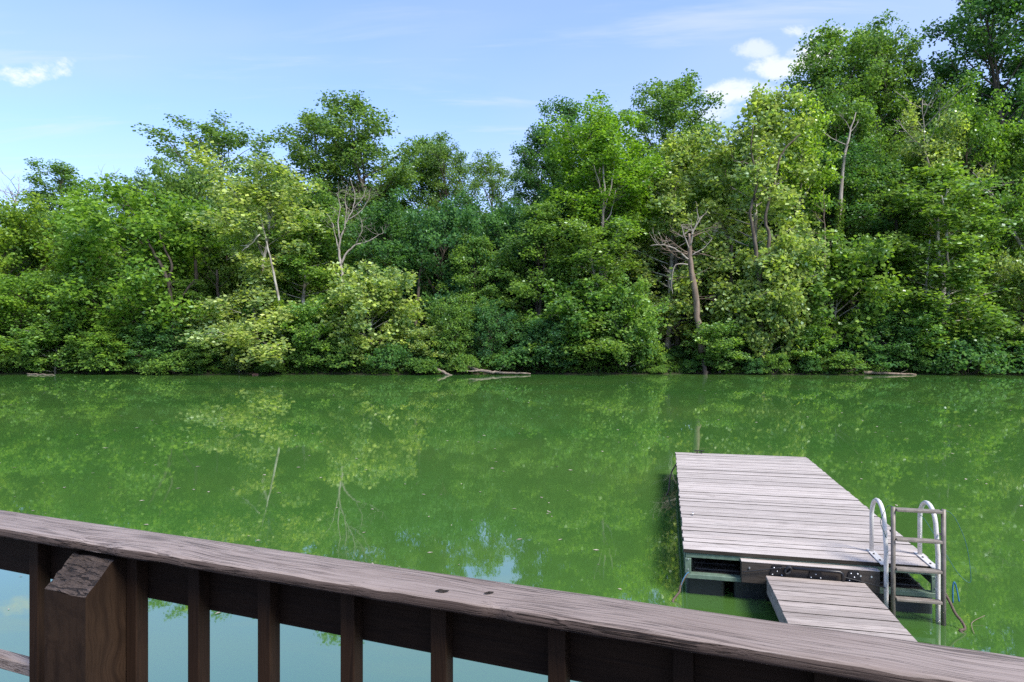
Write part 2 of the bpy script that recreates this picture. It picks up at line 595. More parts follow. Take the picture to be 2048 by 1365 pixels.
# ------------------------------------------------------------------ tree generators
def leaf_mesh(name, P, Nn, T, L, tint, aspect=0.72, fold=0.16):
    """one folded kite of two triangles for each leaf"""
    Nn = Nn / (np.linalg.norm(Nn, axis=1)[:, None] + 1e-9)
    T = T - Nn * np.sum(T * Nn, 1)[:, None]
    T = T / (np.linalg.norm(T, axis=1)[:, None] + 1e-9)
    B = np.cross(Nn, T)
    L = L[:, None]
    a = P - T * L * .5
    c = P + T * L * .5
    mid = P + T * L * .04
    b = mid + B * L * aspect * .5 + Nn * L * fold
    d = mid - B * L * aspect * .5 + Nn * L * fold
    V = np.stack([a, d, c, b], 1).reshape(-1, 3)
    F = np.arange(len(P) * 4).reshape(-1, 4)
    me = np_mesh(name, V, F)
    at = me.attributes.new('tint', 'FLOAT', 'FACE')
    at.data.foreach_set('value', np.clip(tint, 0, 1).astype(np.float32))
    return me


def scatter_leaves(rng, C, rad, n_per, leaf, flat=0.42, droop=0.25, up=0.9, outw=None, jit=0.55, tint_c=None):
    """leaves in flattened sprays round the centres C"""
    n = np.maximum(3, (n_per * (rad / rad.mean()) ** 2 * rng.uniform(.65, 1.35, len(C))).astype(int))
    idx = np.repeat(np.arange(len(C)), n)
    N = len(idx)
    d = rng.normal(size=(N, 3))
    d /= np.linalg.norm(d, axis=1)[:, None]
    rr = rng.uniform(0, 1, N) ** 0.5
    off = d * rr[:, None]
    off[:, 2] *= flat
    tilt = rng.normal(0, 0.22, (len(C), 2))[idx]
    off[:, 2] += off[:, 0] * tilt[:, 0] + off[:, 1] * tilt[:, 1]
    off[:, 2] -= droop * (off[:, 0] ** 2 + off[:, 1] ** 2)
    P = C[idx] + off * rad[idx][:, None]
    Nn = rng.normal(0, jit, (N, 3))
    Nn[:, 2] += up
    if outw is not None:
        Nn += outw[idx] * 0.45
    T = off.copy()
    T[:, 2] -= 0.35
    T += rng.normal(0, .5, (N, 3))
    L = leaf * rng.uniform(.65, 1.3, N)
    if tint_c is None:
        tint_c = rng.uniform(0.2, 0.8, len(C))
    tint = tint_c[idx] + rng.normal(0, .28, N)
    return P, Nn, T, L, tint


def curve_pts(p, d, length, n, rng, up=0.0, wob=0.12):
    """polyline from p along d, bending towards +z by up"""
    pts = [np.array(p, float)]
    d = np.array(d, float)
    d /= np.linalg.norm(d)
    for i in range(n):
        d = d + np.array([0, 0, up / n]) + rng.normal(0, wob, 3) * 0.6
        d /= np.linalg.norm(d)
        pts.append(pts[-1] + d * length / n)
    return np.array(pts)


def profile(kind, f):
    if kind == 'round':
        return math.sqrt(max(0.05, 1 - (2 * f - 0.85) ** 2 * 0.86))
    if kind == 'oval':
        return max(0.2, math.sin(math.pi * (0.12 + 0.86 * f)) ** 0.7)
    if kind == 'tall':
        return max(0.22, (1 - f) ** 0.36 * (0.6 + 0.4 * min(1, f * 2.5)))
    if kind == 'vase':
        return max(0.25, math.sin(math.pi * (0.05 + 0.8 * f)) ** 0.8)
    if kind == 'loose':
        return 0.55 + 0.45 * math.sin(f * 9.0 + 1.0) if f < .8 else 0.5
    return 1.0


def gen_tree(seed, H, Rad, cb, shape, limbs, cl, per, leaf, flat=0.42, droop=0.25, el=(0.1, 1.1), bend=0.5,
             r0=None, lean=(0, 0), sub=1.0, hang=0.0, up=0.45, jit=0.75, aspect=0.72, gap=0.0):
    """returns (trunk mesh, crown mesh)"""
    rng = np.random.default_rng(seed)
    tb = Tubes()
    r0 = r0 or H * 0.0125
    n = 12
    zt = np.linspace(0, H * 0.95, n)
    wand = np.cumsum(rng.normal(0, 0.012 * H, (n, 2)), 0) * (zt / H)[:, None]
    path = np.stack([wand[:, 0] + lean[0] * (zt / H) ** 1.3 * H, wand[:, 1] + lean[1] * (zt / H) ** 1.3 * H, zt], 1)
    rad = r0 * (1 - 0.93 * (zt / zt[-1]) ** 0.85)
    rad[0] *= 1.5
    path[0, 2] = -0.5
    tb.add(path, rad, 8, True, 0.05, rng)
    C, CR, OUT, TC = [], [], [], []

    def at(z):
        return np.array([np.interp(z, zt, path[:, 0]), np.interp(z, zt, path[:, 1]), z])

    az = rng.uniform(0, 6.28)
    for i in range(limbs):
        f = (i + rng.uniform(0.1, 0.9)) / limbs
        if gap and rng.uniform() < gap:
            continue
        z = H * (cb + (0.94 - cb) * f)
        az += 2.399 + rng.normal(0, .35)
        L = Rad * profile(shape, f) * rng.uniform(.68, 1.12)
        e = el[0] + (el[1] - el[0]) * f + rng.normal(0, .14)
        d = (math.cos(az) * math.cos(e), math.sin(az) * math.cos(e), math.sin(e))
        p0 = at(z * 0.96)
        pts = curve_pts(p0, d, L / max(0.5, math.cos(e * .8)), 6, rng, bend * (1 - f))
        rl = max(0.03, r0 * 0.42 * (1 - 0.75 * f) * (L / Rad) ** .5)
        tb.add(pts, rl * np.linspace(1, 0.2, 7), 5, False)
        m = max(2, int(L * sub / 0.95))
        for k in range(m):
            g = 0.28 + 0.72 * (k + rng.uniform(0, 1)) / m
            q = np.array([np.interp(g * 6, range(7), pts[:, j]) for j in range(3)])
            side = rng.choice([-1, 1]) * rng.uniform(.4, 1.25)
            a2 = az + side
            e2 = e * .5 + rng.normal(0.05, .3) - hang * (1 - f)
            l2 = L * rng.uniform(.2, .42) * (1.25 - .6 * g) + .3
            p2 = curve_pts(q, (math.cos(a2) * math.cos(e2), math.sin(a2) * math.cos(e2), math.sin(e2)), l2, 3, rng, 0.25)
            tb.add(p2, max(0.018, rl * .4) * np.linspace(1, .25, 4), 4, False)
            tq = rng.uniform(.15, .85)
            for c, kk in ((p2[-1], .85), (p2[2], 1.0), (p2[1], .8)):
                if kk > .82 or rng.uniform() < .6:
                    C.append(c + rng.normal(0, .16, 3))
                    CR.append(cl * kk * rng.uniform(.6, 1.35))
                    OUT.append([math.cos(a2), math.sin(a2), .1])
                    TC.append(tq + rng.normal(0, .1))
        C.append(pts[-1])
        CR.append(cl * rng.uniform(.7, 1.15))
        OUT.append([math.cos(az), math.sin(az), .2])
        TC.append(rng.uniform(.2, .8))
    for k in range(5):
        C.append(at(H * 0.95) + rng.normal(0, .05 * H / 3, 3) * np.array([1, 1, 1.3]))
        CR.append(cl * rng.uniform(.6, 1))
        OUT.append([0, 0, 1])
        TC.append(.6)
    C, CR, OUT = np.array(C), np.array(CR), np.array(OUT)
    low = C[:, 2] < 0.5
    C[low, 2] = 0.5 + rng.uniform(0, .5, low.sum())
    P, Nn, T, L, tint = scatter_leaves(rng, C, CR, per, leaf, flat, droop, up, OUT, jit, np.array(TC))
    return tb.mesh('trunk'), leaf_mesh('crown', P, Nn, T, L, tint, aspect)


def gen_bare(seed, H, spread, levels=4, r0=None, trunk_frac=0.4, up=0.35, kids=3, bent=0.1, ang=(0.35, 0.8)):
    rng = np.random.default_rng(seed)
    tb = Tubes()
    r0 = r0 or H * 0.014

    def grow(p, d, L, r, lv):
        n = 6 if lv == 0 else 4
        pts = curve_pts(p, d, L, n, rng, up * .3, bent)
        tip = 0.55 if lv < levels - 1 else 0.2
        tb.add(pts, r * np.linspace(1, tip, n + 1), 7 if lv == 0 else (5 if lv < 2 else 3), lv == 0, 0.06 if lv == 0 else 0, rng)
        if lv >= levels - 1:
            return
        dd = pts[-1] - pts[-2]
        dd /= np.linalg.norm(dd)
        for k in range(kids + (1 if lv == 0 else 0)):
            g = 1.0 if k < 2 else rng.uniform(.35, .95)
            q = np.array([np.interp(g * n, range(n + 1), pts[:, j]) for j in range(3)])
            a = rng.uniform(0, 6.28)
            th = rng.uniform(*ang)
            ref = np.cross(dd, [math.cos(a), math.sin(a), .3])
            ref /= np.linalg.norm(ref) + 1e-9
            nd = dd * math.cos(th) + ref * math.sin(th) * spread
            nd[2] += up * .3
            grow(q, nd, L * rng.uniform(.5, .85) * (1.0 if lv else .8), r * tip * rng.uniform(.55, .95), lv + 1)

    grow(np.array([0, 0, -.4]), (0, 0, 1), H * trunk_frac, r0, 0)
    return tb.mesh('trunk')


def gen_shrub(seed, Rad, H, n_cl, cl, per, leaf, flat=0.5, up=0.8):
    rng = np.random.default_rng(seed)
    tb = Tubes()
    C, OUT = [], []
    for i in range(n_cl):
        a = rng.uniform(0, 6.28)
        rr = Rad * rng.uniform(0, 1) ** .6
        zz = H * rng.uniform(.12, 1.0) * math.sqrt(max(.08, 1 - (rr / Rad) ** 2 * .8))
        C.append([rr * math.cos(a), rr * math.sin(a), zz])
        OUT.append([math.cos(a) * rr / Rad, math.sin(a) * rr / Rad, .4])
        if i % 4 == 0:
            tb.add(curve_pts((rng.normal(0, .15), rng.normal(0, .15), -.3), (C[-1][0], C[-1][1], zz + .3), math.dist((0, 0, 0), C[-1]) + .3, 4, rng, .2),
                   np.linspace(.035, .012, 5), 4, False)
    C, OUT = np.array(C), np.array(OUT)
    P, Nn, T, L, tint = scatter_leaves(rng, C, cl * rng.uniform(.6, 1.3, len(C)), per, leaf, flat, .25, up, OUT, .6)
    P[:, 2] = np.maximum(P[:, 2], 0.03)
    return tb.mesh('stems'), leaf_mesh('foliage', P, Nn, T, L, tint)


PROTO = {}


def proto(key, H, W, trunk, crown):
    PROTO[key] = dict(H=H, W=W, trunk=trunk, crown=crown)


def crown_extent(me):
    co = np.empty(len(me.vertices) * 3, np.float32)
    me.vertices.foreach_get('co', co)
    co = co.reshape(-1, 3)
    return float(np.percentile(co[:, 2], 99.7)), float(np.percentile(co[:, 0], 99) - np.percentile(co[:, 0], 1))


def add_proto(key, *a, **k):
    tr, cr = gen_tree(*a, **k)
    h, wd = crown_extent(cr)
    proto(key, h, wd, tr, cr)


# broad maples
add_proto('maple', 11, 16, 5.0, .12, 'round', 42, .80, 44, .215, flat=.68, droop=.3, el=(.1, 1.25), sub=1.5, hang=.3, bend=.7)
add_proto('maple2', 12, 17, 4.4, .10, 'oval', 44, .78, 44, .21, flat=.72, droop=.3, el=(.1, 1.25), sub=1.5, hang=.35, bend=.7)
# tall poplars
add_proto('poplar', 21, 28, 4.6, .26, 'tall', 50, .78, 40, .23, flat=.9, droop=.15, el=(.25, 1.3), bend=.9, up=.4, jit=.8, sub=1.35)
add_proto('poplar2', 22, 28, 5.4, .28, 'oval', 50, .80, 40, .23, flat=.9, droop=.1, el=(.25, 1.25), bend=.9, up=.4, jit=.8, sub=1.3)
add_proto('airy', 23, 24, 4.6, .28, 'oval', 38, .70, 32, .215, flat=.85, droop=.1, el=(.4, 1.3), bend=.8, up=.4, jit=.8, gap=.1, sub=1.15)
# sycamores, pale leaves
add_proto('sycamore', 31, 17, 4.0, .06, 'loose', 48, .70, 38, .21, sub=1.7, flat=.9, droop=.3, el=(.0, 1.3), up=.4, jit=.8, aspect=.9, hang=.5)
add_proto('sycamore2', 32, 18, 3.6, .06, 'tall', 50, .70, 38, .21, sub=1.7, flat=.9, droop=.3, el=(.0, 1.3), up=.4, jit=.8, aspect=.9, lean=(.03, -.02), hang=.5)
add_proto('sycamore_small', 33, 9, 2.2, .04, 'tall', 36, .48, 34, .18, sub=2.3, flat=.95, droop=.3, el=(.15, 1.35), up=.4, jit=.8, aspect=.9, hang=.4, bend=.8)
# dense egg crown on a bare stem
add_proto('egg', 41, 22, 4.0, .46, 'oval', 46, .76, 48, .205, sub=1.7, flat=.85, droop=.2, el=(.25, 1.35), bend=.6)
# dark understorey
add_proto('under', 51, 14, 4.2, .06, 'round', 40, .80, 44, .215, sub=1.45, flat=.62, droop=.35, el=(.0, 1.2), hang=.35, bend=.6)
add_proto('under2', 52, 15, 3.6, .08, 'tall', 44, .78, 44, .21, sub=1.5, flat=.65, droop=.35, el=(.0, 1.25), hang=.35, bend=.6)
add_proto('sapling', 61, 8, 2.0, .05, 'tall', 32, .46, 30, .165, sub=2.2, flat=.8, droop=.3, el=(.1, 1.3), hang=.35, bend=.7)
# low, wide forms
add_proto('maple_low', 13, 9, 4.2, .06, 'round', 40, .70, 40, .205, flat=.75, droop=.3, el=(.1, 1.3), sub=1.7, hang=.3, bend=.7)
add_proto('bush', 62, 4.6, 2.0, .05, 'round', 30, .42, 30, .16, flat=.85, droop=.25, el=(.15, 1.35), sub=2.6, hang=.2, bend=.7)
add_proto('syc_bush', 34, 4.8, 2.1, .05, 'round', 32, .42, 30, .175, flat=.95, droop=.25, el=(.15, 1.35), sub=2.5, hang=.25, bend=.7, up=.4, jit=.8, aspect=.9)
LOW = {'maple': 'maple_low', 'maple2': 'maple_low', 'under': 'maple_low', 'sapling': 'bush', 'sycamore_small': 'syc_bush'}
SHRUB = []
for s_, (rd, hh, nc, cl_, pr, lf) in enumerate([(1.7, 1.7, 60, .62, 42, .2), (2.1, 2.2, 70, .66, 42, .22), (1.4, 1.2, 44, .55, 40, .18), (1.8, 2.9, 70, .62, 40, .22)]):
    SHRUB.append(gen_shrub(71 + s_, rd, hh, nc, cl_, pr, lf) + (rd, hh))

NAMES = {'maple': 'maple_tree', 'maple2': 'maple_tree', 'poplar': 'poplar_tree', 'poplar2': 'poplar_tree', 'airy': 'broadleaf_tree', 'sycamore': 'sycamore_tree',
         'sycamore2': 'sycamore_tree', 'sycamore_small': 'sycamore_tree', 'egg': 'broadleaf_tree', 'under': 'forest_tree', 'under2': 'forest_tree', 'sapling': 'young_tree'}
BARK = {'sycamore': 'bark_syc', 'sycamore2': 'bark_syc', 'sycamore_small': 'bark_syc', 'under': 'bark_dark', 'under2': 'bark_dark'}
MESHMAT = {}
rnd = random.Random(5)


def part_obj(name, me, mat, parent):
    if len(me.materials) == 0:
        me.materials.append(mat)
    o = bpy.data.objects.new(name, me)
    COL.objects.link(o)
    o.parent = parent
    return o


def place_tree(key, px, D, ytop, wpx, color, label, group=None, rz=None, bark=None, ivy=0.0, name=None, tilt=0.0):
    p = PROTO[key]
    x = X_of(px, D)
    gz = ground_z(x, D)
    H = Z_of(ytop, D) - gz
    sx = (wpx / FPX * D) / p['W']
    sz = H / p['H']
    nm = NAMES[key]
    pale = 'sycamore' in key
    bark = bark or BARK.get(key, 'bark')
    if sz / sx < .72 and key in LOW:
        p = PROTO[LOW[key]]
        sx = (wpx / FPX * D) / p['W']
        sz = H / p['H']
    root = empty(name or nm, (x, D, gz), rz if rz is not None else rnd.uniform(0, 6.28))
    root.rotation_euler.y = tilt
    root.scale = (sx, sx, sz)
    pb = part_obj('trunk', p['trunk'], M[bark], root)
    c = part_obj('crown', p['crown'], M['leaf_pale'] if pale else M['leaf'], root)
    c.color = (*color, 1)
    if ivy:
        iv = part_obj('ivy', ivy_mesh(int(px), ivy, sx, sz), M['leaf'], root)
        iv.color = (0.035, 0.10, 0.02, 1)
    tag(root, label, 'tree', group)
    return root


IVY = {}


def ivy_mesh(seed, h, sx, sz):
    k = round(h)
    if k in IVY: return IVY[k]
    rng = np.random.default_rng(900 + k)
    n = int(h * 130)
    z = rng.uniform(0, h, n)
    a = rng.uniform(0, 6.28, n)
    r = .30 + .22 * rng.uniform(0, 1, n) + .12 * np.sin(z * 1.7)
    P = np.stack([r * np.cos(a), r * np.sin(a), z], 1)
    Nn = np.stack([np.cos(a), np.sin(a), np.full(n, .5)], 1) + rng.normal(0, .4, (n, 3))
    T = np.tile([0, 0, -1.], (n, 1)) + rng.normal(0, .5, (n, 3))
    IVY[k] = leaf_mesh('ivy', P, Nn, T, rng.uniform(.14, .26, n), rng.uniform(.2, .9, n), .9)
    return IVY[k]


# leaf colours
LIGHT = (0.215, 0.275, 0.088)      # sycamore and willow, yellow green
YELL = (0.172, 0.262, 0.034)
MID = (0.118, 0.210, 0.044)
GRASSY = (0.140, 0.248, 0.036)
DARK = (0.070, 0.160, 0.044)
BLUE = (0.064, 0.154, 0.052)
OLIVE = (0.116, 0.196, 0.050)

# ---- tall trees that make the skyline
place_tree('poplar', 112, 78, 336, 150, MID, 'dark tree with two rounded tops standing clear of the wood near the left edge')
place_tree('airy', 300, 80, 345, 170, OLIVE, 'thin-topped tree just showing above the broad maple, left of the sycamore')
place_tree('airy', 462, 74, 240, 250, OLIVE, 'airy olive tree with a thin rounded top, left of the big two-lobed crown')
place_tree('poplar', 648, 71, 218, 185, OLIVE, 'left lobe of the big olive crown above the dead white tree', rz=.6)
place_tree('poplar', 735, 70, 206, 195, OLIVE, 'right and higher lobe of the big olive crown above the dead white tree', rz=2.4)
place_tree('poplar', 838, 74, 268, 135, MID, 'narrow tall tree immediately right of the two-lobed crown')
place_tree('poplar2', 906, 73, 286, 150, OLIVE, 'loose-topped tree between the narrow tall tree and the gap in the skyline')
place_tree('airy', 985, 80, 312, 140, OLIVE, 'sparse far tree with sky showing through in the central skyline gap')
place_tree('poplar2', 1072, 70, 268, 165, DARK, 'dark bluish tree first to rise right of the skyline gap')
place_tree('poplar', 1135, 72, 218, 150, DARK, 'dark tall tree close behind the left side of the egg-shaped crown')
egg = place_tree('egg', 1220, 60, 190, 215, (0.150, 0.270, 0.024), 'bright green tree with a dense egg-shaped crown on pale forked stems', bark='dead')
place_tree('poplar2', 1338, 72, 146, 230, MID, 'tall round-topped tree rising behind the right of the egg-shaped crown', rz=2.2)
place_tree('poplar', 1700, 70, 52, 190, MID, 'tall spire of dark leaves right of the small white cloud', rz=1.1)
place_tree('poplar2', 1800, 71, 55, 205, MID, 'tall dark tree with a rounded top between two higher masses at right', rz=4.0)
place_tree('poplar', 1758, 72, 45, 150, MID, 'narrow dark treetop in the middle of the three tall spires', rz=.3)
place_tree('poplar', 1630, 71, 140, 150, MID, 'lower dark tree against the white cloud, left of the tall spire', rz=2.9)
place_tree('poplar2', 1985, 68, -38, 270, DARK, 'tallest tree, cut by the top edge at the right corner', rz=5.1)
place_tree('poplar', 2110, 66, -60, 240, DARK, 'tall dark tree cut by the right edge of the picture')

# ---- middle row
place_tree('maple', 15, 60, 408, 230, YELL, 'yellow-green tree at the left edge, upper crown')
place_tree('maple2', 120, 64, 412, 190, MID, 'green tree under the two rounded tops near the left edge')
maple_left = place_tree('maple', 285, 58.5, 372, 340, GRASSY, 'broad bright maple with a dark forked trunk, left part of the bank', bark='bark_dark', rz=1.9)
place_tree('maple2', 400, 65, 328, 210, OLIVE, 'rounded olive tree behind the tall pale sycamore on the left')
place_tree('maple', 545, 66, 350, 190, MID, 'dark maple filling the dip below the airy olive tree')
place_tree('under2', 640, 63, 385, 170, MID, 'green tree behind the dead white tree on the left')
place_tree('under', 765, 61, 400, 190, DARK, 'dark layered tree just right of the dead white tree')
place_tree('maple2', 870, 62, 405, 210, BLUE, 'dark bluish layered maple under the narrow tall tree')
place_tree('under2', 950, 59, 470, 120, MID, 'slender mid-green tree with horizontal layers at the middle of the bank')
place_tree('under', 1000, 64, 400, 180, BLUE, 'dark bluish tree below the skyline gap')
place_tree('under2', 1075, 58.5, 408, 160, MID, 'pointed green tree with a lighter tip, left of the ivy stems')
place_tree('under', 1120, 63, 350, 170, BLUE, 'dark tree mass left of the pale forked stems')
place_tree('sycamore2', 1335, 60, 276, 190, LIGHT, 'light green tree with a pointed top in front of the tall round-topped tree')
place_tree('poplar', 1420, 64, 300, 170, MID, 'green tree behind the dead brown snag')
place_tree('poplar2', 1650, 62, 290, 220, DARK, 'dark green maple behind the tall dead pale trunk')
place_tree('maple', 1770, 62, 270, 230, MID, 'green layered tree to the right of the tall dead pale trunk')
place_tree('maple2', 1955, 60, 170, 190, GRASSY, 'lighter green rounded tree below the tallest tree at right')
place_tree('sycamore', 1860, 60, 235, 170, LIGHT, 'pale leafy top of a sycamore among bare twigs at right')
place_tree('poplar2', 2060, 60, 260, 210, MID, 'green tree on the right edge below the tallest trees')

# ---- front row on the bank
syc_left = place_tree('sycamore', 505, 55.8, 328, 270, (0.235, 0.290, 0.100), 'tall pale yellow-green sycamore leaning over the water on the left', ivy=6, rz=.4)
place_tree('sycamore2', 600, 57.5, 430, 150, (0.11, 0.19, 0.03), 'green sycamore filling between the tall pale sycamore and the dead white tree')
place_tree('sycamore_small', 742, 54.9, 528, 165, LIGHT, 'small yellow-green sycamore at the water with leaves down to the surface', rz=2.0)
place_tree('sapling', 905, 55.2, 590, 100, MID, 'young green tree standing behind the fallen logs')
place_tree('sycamore_small', 862, 55.0, 652, 95, LIGHT, 'low yellow-green young sycamore at the left end of the fallen logs')
place_tree('sapling', 985, 55.6, 600, 85, BLUE, 'young bluish tree to the right of the fallen logs')
place_tree('sycamore', 1210, 56.2, 425, 215, (0.120, 0.195, 0.035), 'sycamore with ivy-hung stems below the egg-shaped crown', ivy=9, rz=3.3)
place_tree('sycamore_small', 1165, 55.1, 560, 160, (0.085, 0.165, 0.03), 'bushy young sycamore hanging over the water left of the snag')
syc_wind = place_tree('sycamore2', 1500, 56.5, 192, 215, LIGHT, 'tall yellow-green sycamore with dark winding limbs right of the snag', bark='bark', ivy=8, rz=1.0)
place_tree('sycamore', 1580, 59, 196, 170, YELL, 'yellow-leaved treetop beside the dark winding limbs')
place_tree('sycamore_small', 1545, 55.0, 470, 150, LIGHT, 'leafy pale sycamore growth at the water under the winding limbs')
place_tree('sycamore_small', 1670, 55.6, 465, 190, (0.115, 0.19, 0.035), 'young sycamore with drooping dead twigs between two large sycamores', rz=1.3)
syc_right = place_tree('sycamore2', 1890, 55.6, 325, 235, (0.120, 0.195, 0.036), 'large sycamore with a pale trunk showing mid-crown near the right edge', rz=2.4)
place_tree('sycamore_small', 2055, 55.2, 500, 130, LIGHT, 'pale sycamore spray reaching in from the right edge over the bank')
place_tree('maple', 28, 55.2, 540, 235, GRASSY, 'bushy bright green tree at the left edge, arching to the water', bark='bark_dark')
place_tree('sapling', 235, 55.0, 655, 130, GRASSY, 'low rounded bright green tree overhanging the left bank')
place_tree('under', 160, 57, 560, 150, MID, 'small dark green tree behind the low rounded one at left')
place_tree('under2', 365, 57, 560, 150, MID, 'ivy-green small tree in front of the dark forked maple trunk', ivy=4)

# ---- filler trees deep in the wood

for i, (px, D, yt, wd, kd, cl0, where) in enumerate([
        (-30, 54.6, 600, 120, 'sapling', GRASSY, 'at the extreme left of the bank'), (110, 54.8, 628, 120, 'sycamore_small', MID, 'between the arching left tree and the low rounded one'),
        (315, 54.7, 640, 110, 'sapling', DARK, 'at the water below the dark forked maple'), (425, 54.6, 655, 105, 'sapling', MID, 'left of the dead hanging branch'),
        (478, 54.0, 640, 80, 'sycamore_small', LIGHT, 'hanging over the water beside the dead hanging branch'), (625, 54.5, 600, 110, 'sycamore_small', MID, 'between the left sycamore and the small one at the water'),
        (1090, 54.8, 630, 120, 'sapling', BLUE, 'left of the bushy young sycamore'), (1255, 54.4, 560, 120, 'sycamore_small', (0.13, 0.22, 0.05), 'over the water right of the ivy stems'),
        (1440, 54.5, 640, 110, 'sycamore_small', (0.13, 0.22, 0.05), 'between the snag and the winding limbs'),
        (1605, 54.6, 640, 100, 'sycamore_small', MID, 'right of the winding limbs at the water'), (1760, 54.8, 620, 120, 'sapling', DARK, 'behind the drooping bare branch'),
        (1835, 54.6, 600, 120, 'sycamore_small', (0.115, 0.21, 0.045), 'left foot of the large right sycamore'), 
        (2030, 54.5, 655, 120, 'sycamore_small', MID, 'low at the right edge of the bank')]):
    place_tree(kd, px, D, yt, wd, cl0, 'young waterside tree ' + where, 'young trees along the waterline')


def deep(px, far):
    zone = ('the far left bank' if px < 190 else 'the broad maple' if px < 440 else 'the tall left sycamore' if px < 650 else 'the small sycamore at the water' if px < 830 else
            'the fallen logs' if px < 1060 else 'the egg-shaped crown' if px < 1310 else 'the dead snag' if px < 1480 else 'the sycamore with winding limbs' if px < 1640 else
            'the tall pale dead trunk' if px < 1840 else 'the large right sycamore')
    lb = ('farthest dark tree seen through gaps behind ' if far else 'dark tree deep in the wood behind ') + zone
    return lb, ('farthest trees behind ' if far else 'deep trees behind ') + zone


for i, px in enumerate(range(-150, 2260, 92)):
    D = 74 + 9 * ((i * 7) % 5) / 4
    yt = np.interp(px, [-150, 100, 450, 700, 950, 1050, 1300, 1550, 1700, 2300], [455, 450, 380, 350, 420, 390, 300, 300, 230, 150]) + rnd.uniform(-12, 30)
    hol = 1270 < px < 1500 or px > 1730
    place_tree(['poplar', 'poplar2'][i % 2] if hol else ['under', 'maple2', 'under2', 'maple'][i % 4], px + rnd.uniform(-25, 25), D, yt, rnd.uniform(190, 250), [DARK, BLUE, MID, DARK][i % 4], *deep(px, False))
for i, px in enumerate(range(-180, 2300, 120)):
    D = 96 + rnd.uniform(-5, 8)
    yt = np.interp(px, [-150, 100, 450, 950, 1300, 1700, 2300], [480, 480, 450, 470, 400, 330, 250])
    place_tree(['under2', 'maple'][i % 2], px + rnd.uniform(-30, 30), D, yt, rnd.uniform(220, 280), DARK, *deep(px, True))

# ---- bare trees and snags
def bare(name, px, D, ybase, H, mesh, mat, label, tilt=(0, 0), rz=0, s=1.0):
    x = X_of(px, D)
    r = empty(name, (x, D, ground_z(x, D)), rz)
    r.rotation_euler = (tilt[0], tilt[1], rz)
    r.scale = (s, s, s)
    part_obj('trunk', mesh, mat, r)
    tag(r, label, 'tree')
    return r


def poly_trunk(name, label, pts, mat, twigs=None, seed=0, cat='tree'):
    """dead trunk through image points (px, py, radius) at a given depth, plus twigs"""
    rng = np.random.default_rng(seed)
    D = pts[0][3]
    P = np.array([[X_of(a, d), d, Z_of(b, d)] for a, b, r, d in pts])
    base = P[0].copy()
    root = empty(name, tuple(base))
    P = P - base
    rr = np.array([r for _, _, r, _ in pts])
    k = np.linspace(0, len(P) - 1, len(P) * 4)
    Q = np.stack([np.interp(k, range(len(P)), P[:, j]) for j in range(3)], 1)
    Q[1:-1] += rng.normal(0, .04, (len(Q) - 2, 3))
    me = Tubes().add(Q, np.interp(k, range(len(P)), rr), 9, True, .07, rng).mesh('trunk')
    part_obj('trunk', me, mat, root)
    for (g0, g1, n, ln, up, rad) in (twigs or []):
        for i in range(n):
            g = rng.uniform(g0, g1) * (len(Q) - 1)
            q = np.array([np.interp(g, range(len(Q)), Q[:, j]) for j in range(3)])
            a = rng.uniform(0, 6.28)
            L = ln * rng.uniform(.5, 1.2)
            tb = Tubes()
            mpts = curve_pts(q, (math.cos(a), math.sin(a) * .7, up + rng.normal(0, .3)), L, 6, rng, .3, .22)
            tb.add(mpts, rad * np.linspace(1, .25, 7), 4, False)
            for j in range(4):
                s_ = mpts[rng.integers(2, 6)]
                b = a + rng.normal(0, .9)
                tb.add(curve_pts(s_, (math.cos(b), math.sin(b), up + rng.normal(0, .5)), L * rng.uniform(.25, .5), 4, rng, .2, .22), rad * .45 * np.linspace(1, .3, 5), 3, False)
            part_obj('branch', tb.mesh('branch'), mat, root)
    tag(root, label, cat)
    return root


snag = poly_trunk('dead_snag', 'thick brown dead snag with broken top and bare grey twigs',
           [(1404, 705, .30, 55.0), (1398, 640, .26, 55.0), (1386, 560, .24, 55.0), (1380, 500, .20, 55.0), (1378, 468, .12, 55.0)],
           M['snag'], [(.62, 1.0, 12, 3.0, .25, .05), (.3, .6, 6, 1.6, -.1, .025)], 301)
poly_trunk('dead_tree', 'tall pale dead trunk rising through leaves beneath the spire at right',
           [(1668, 705, .22, 58.0), (1672, 560, .20, 58.0), (1678, 430, .18, 58.0), (1690, 300, .12, 58.0), (1712, 225, .03, 58.0)],
           M['dead'], [(.72, .95, 4, 2.4, .9, .05)], 302)
poly_trunk('bare_tree', 'bare twiggy tree top among the pale leaves at right',
           [(1905, 700, .2, 58.5), (1902, 500, .17, 58.5), (1880, 400, .13, 58.5), (1850, 300, .07, 58.5), (1845, 200, .02, 58.5)],
           M['dead'], [(.55, .98, 9, 4.0, .8, .05)], 303)
poly_trunk('bare_tree', 'dead leaning trunk with spreading grey twigs on the right edge',
           [(2105, 690, .2, 58), (2060, 520, .17, 58), (1990, 400, .12, 58), (1945, 345, .03, 58)],
           M['dead'], [(.5, .98, 9, 3.0, .5, .04)], 304)
poly_trunk('bare_tree', 'thin bare stem standing in front of the young sycamore',
           [(1648, 700, .08, 55.2), (1650, 560, .06, 55.2), (1649, 450, .035, 55.2), (1648, 378, .01, 55.2)],
           M['snag'], [(.45, .8, 10, 1.6, .5, .02)], 305)
poly_trunk('bare_tree', 'far bare twiggy treetop at the left edge of the skyline',
           [(20, 640, .25, 80), (22, 480, .2, 80), (26, 420, .14, 80), (40, 372, .02, 80)],
           M['dead'], [(.6, .98, 16, 3.2, .8, .05)], 306)
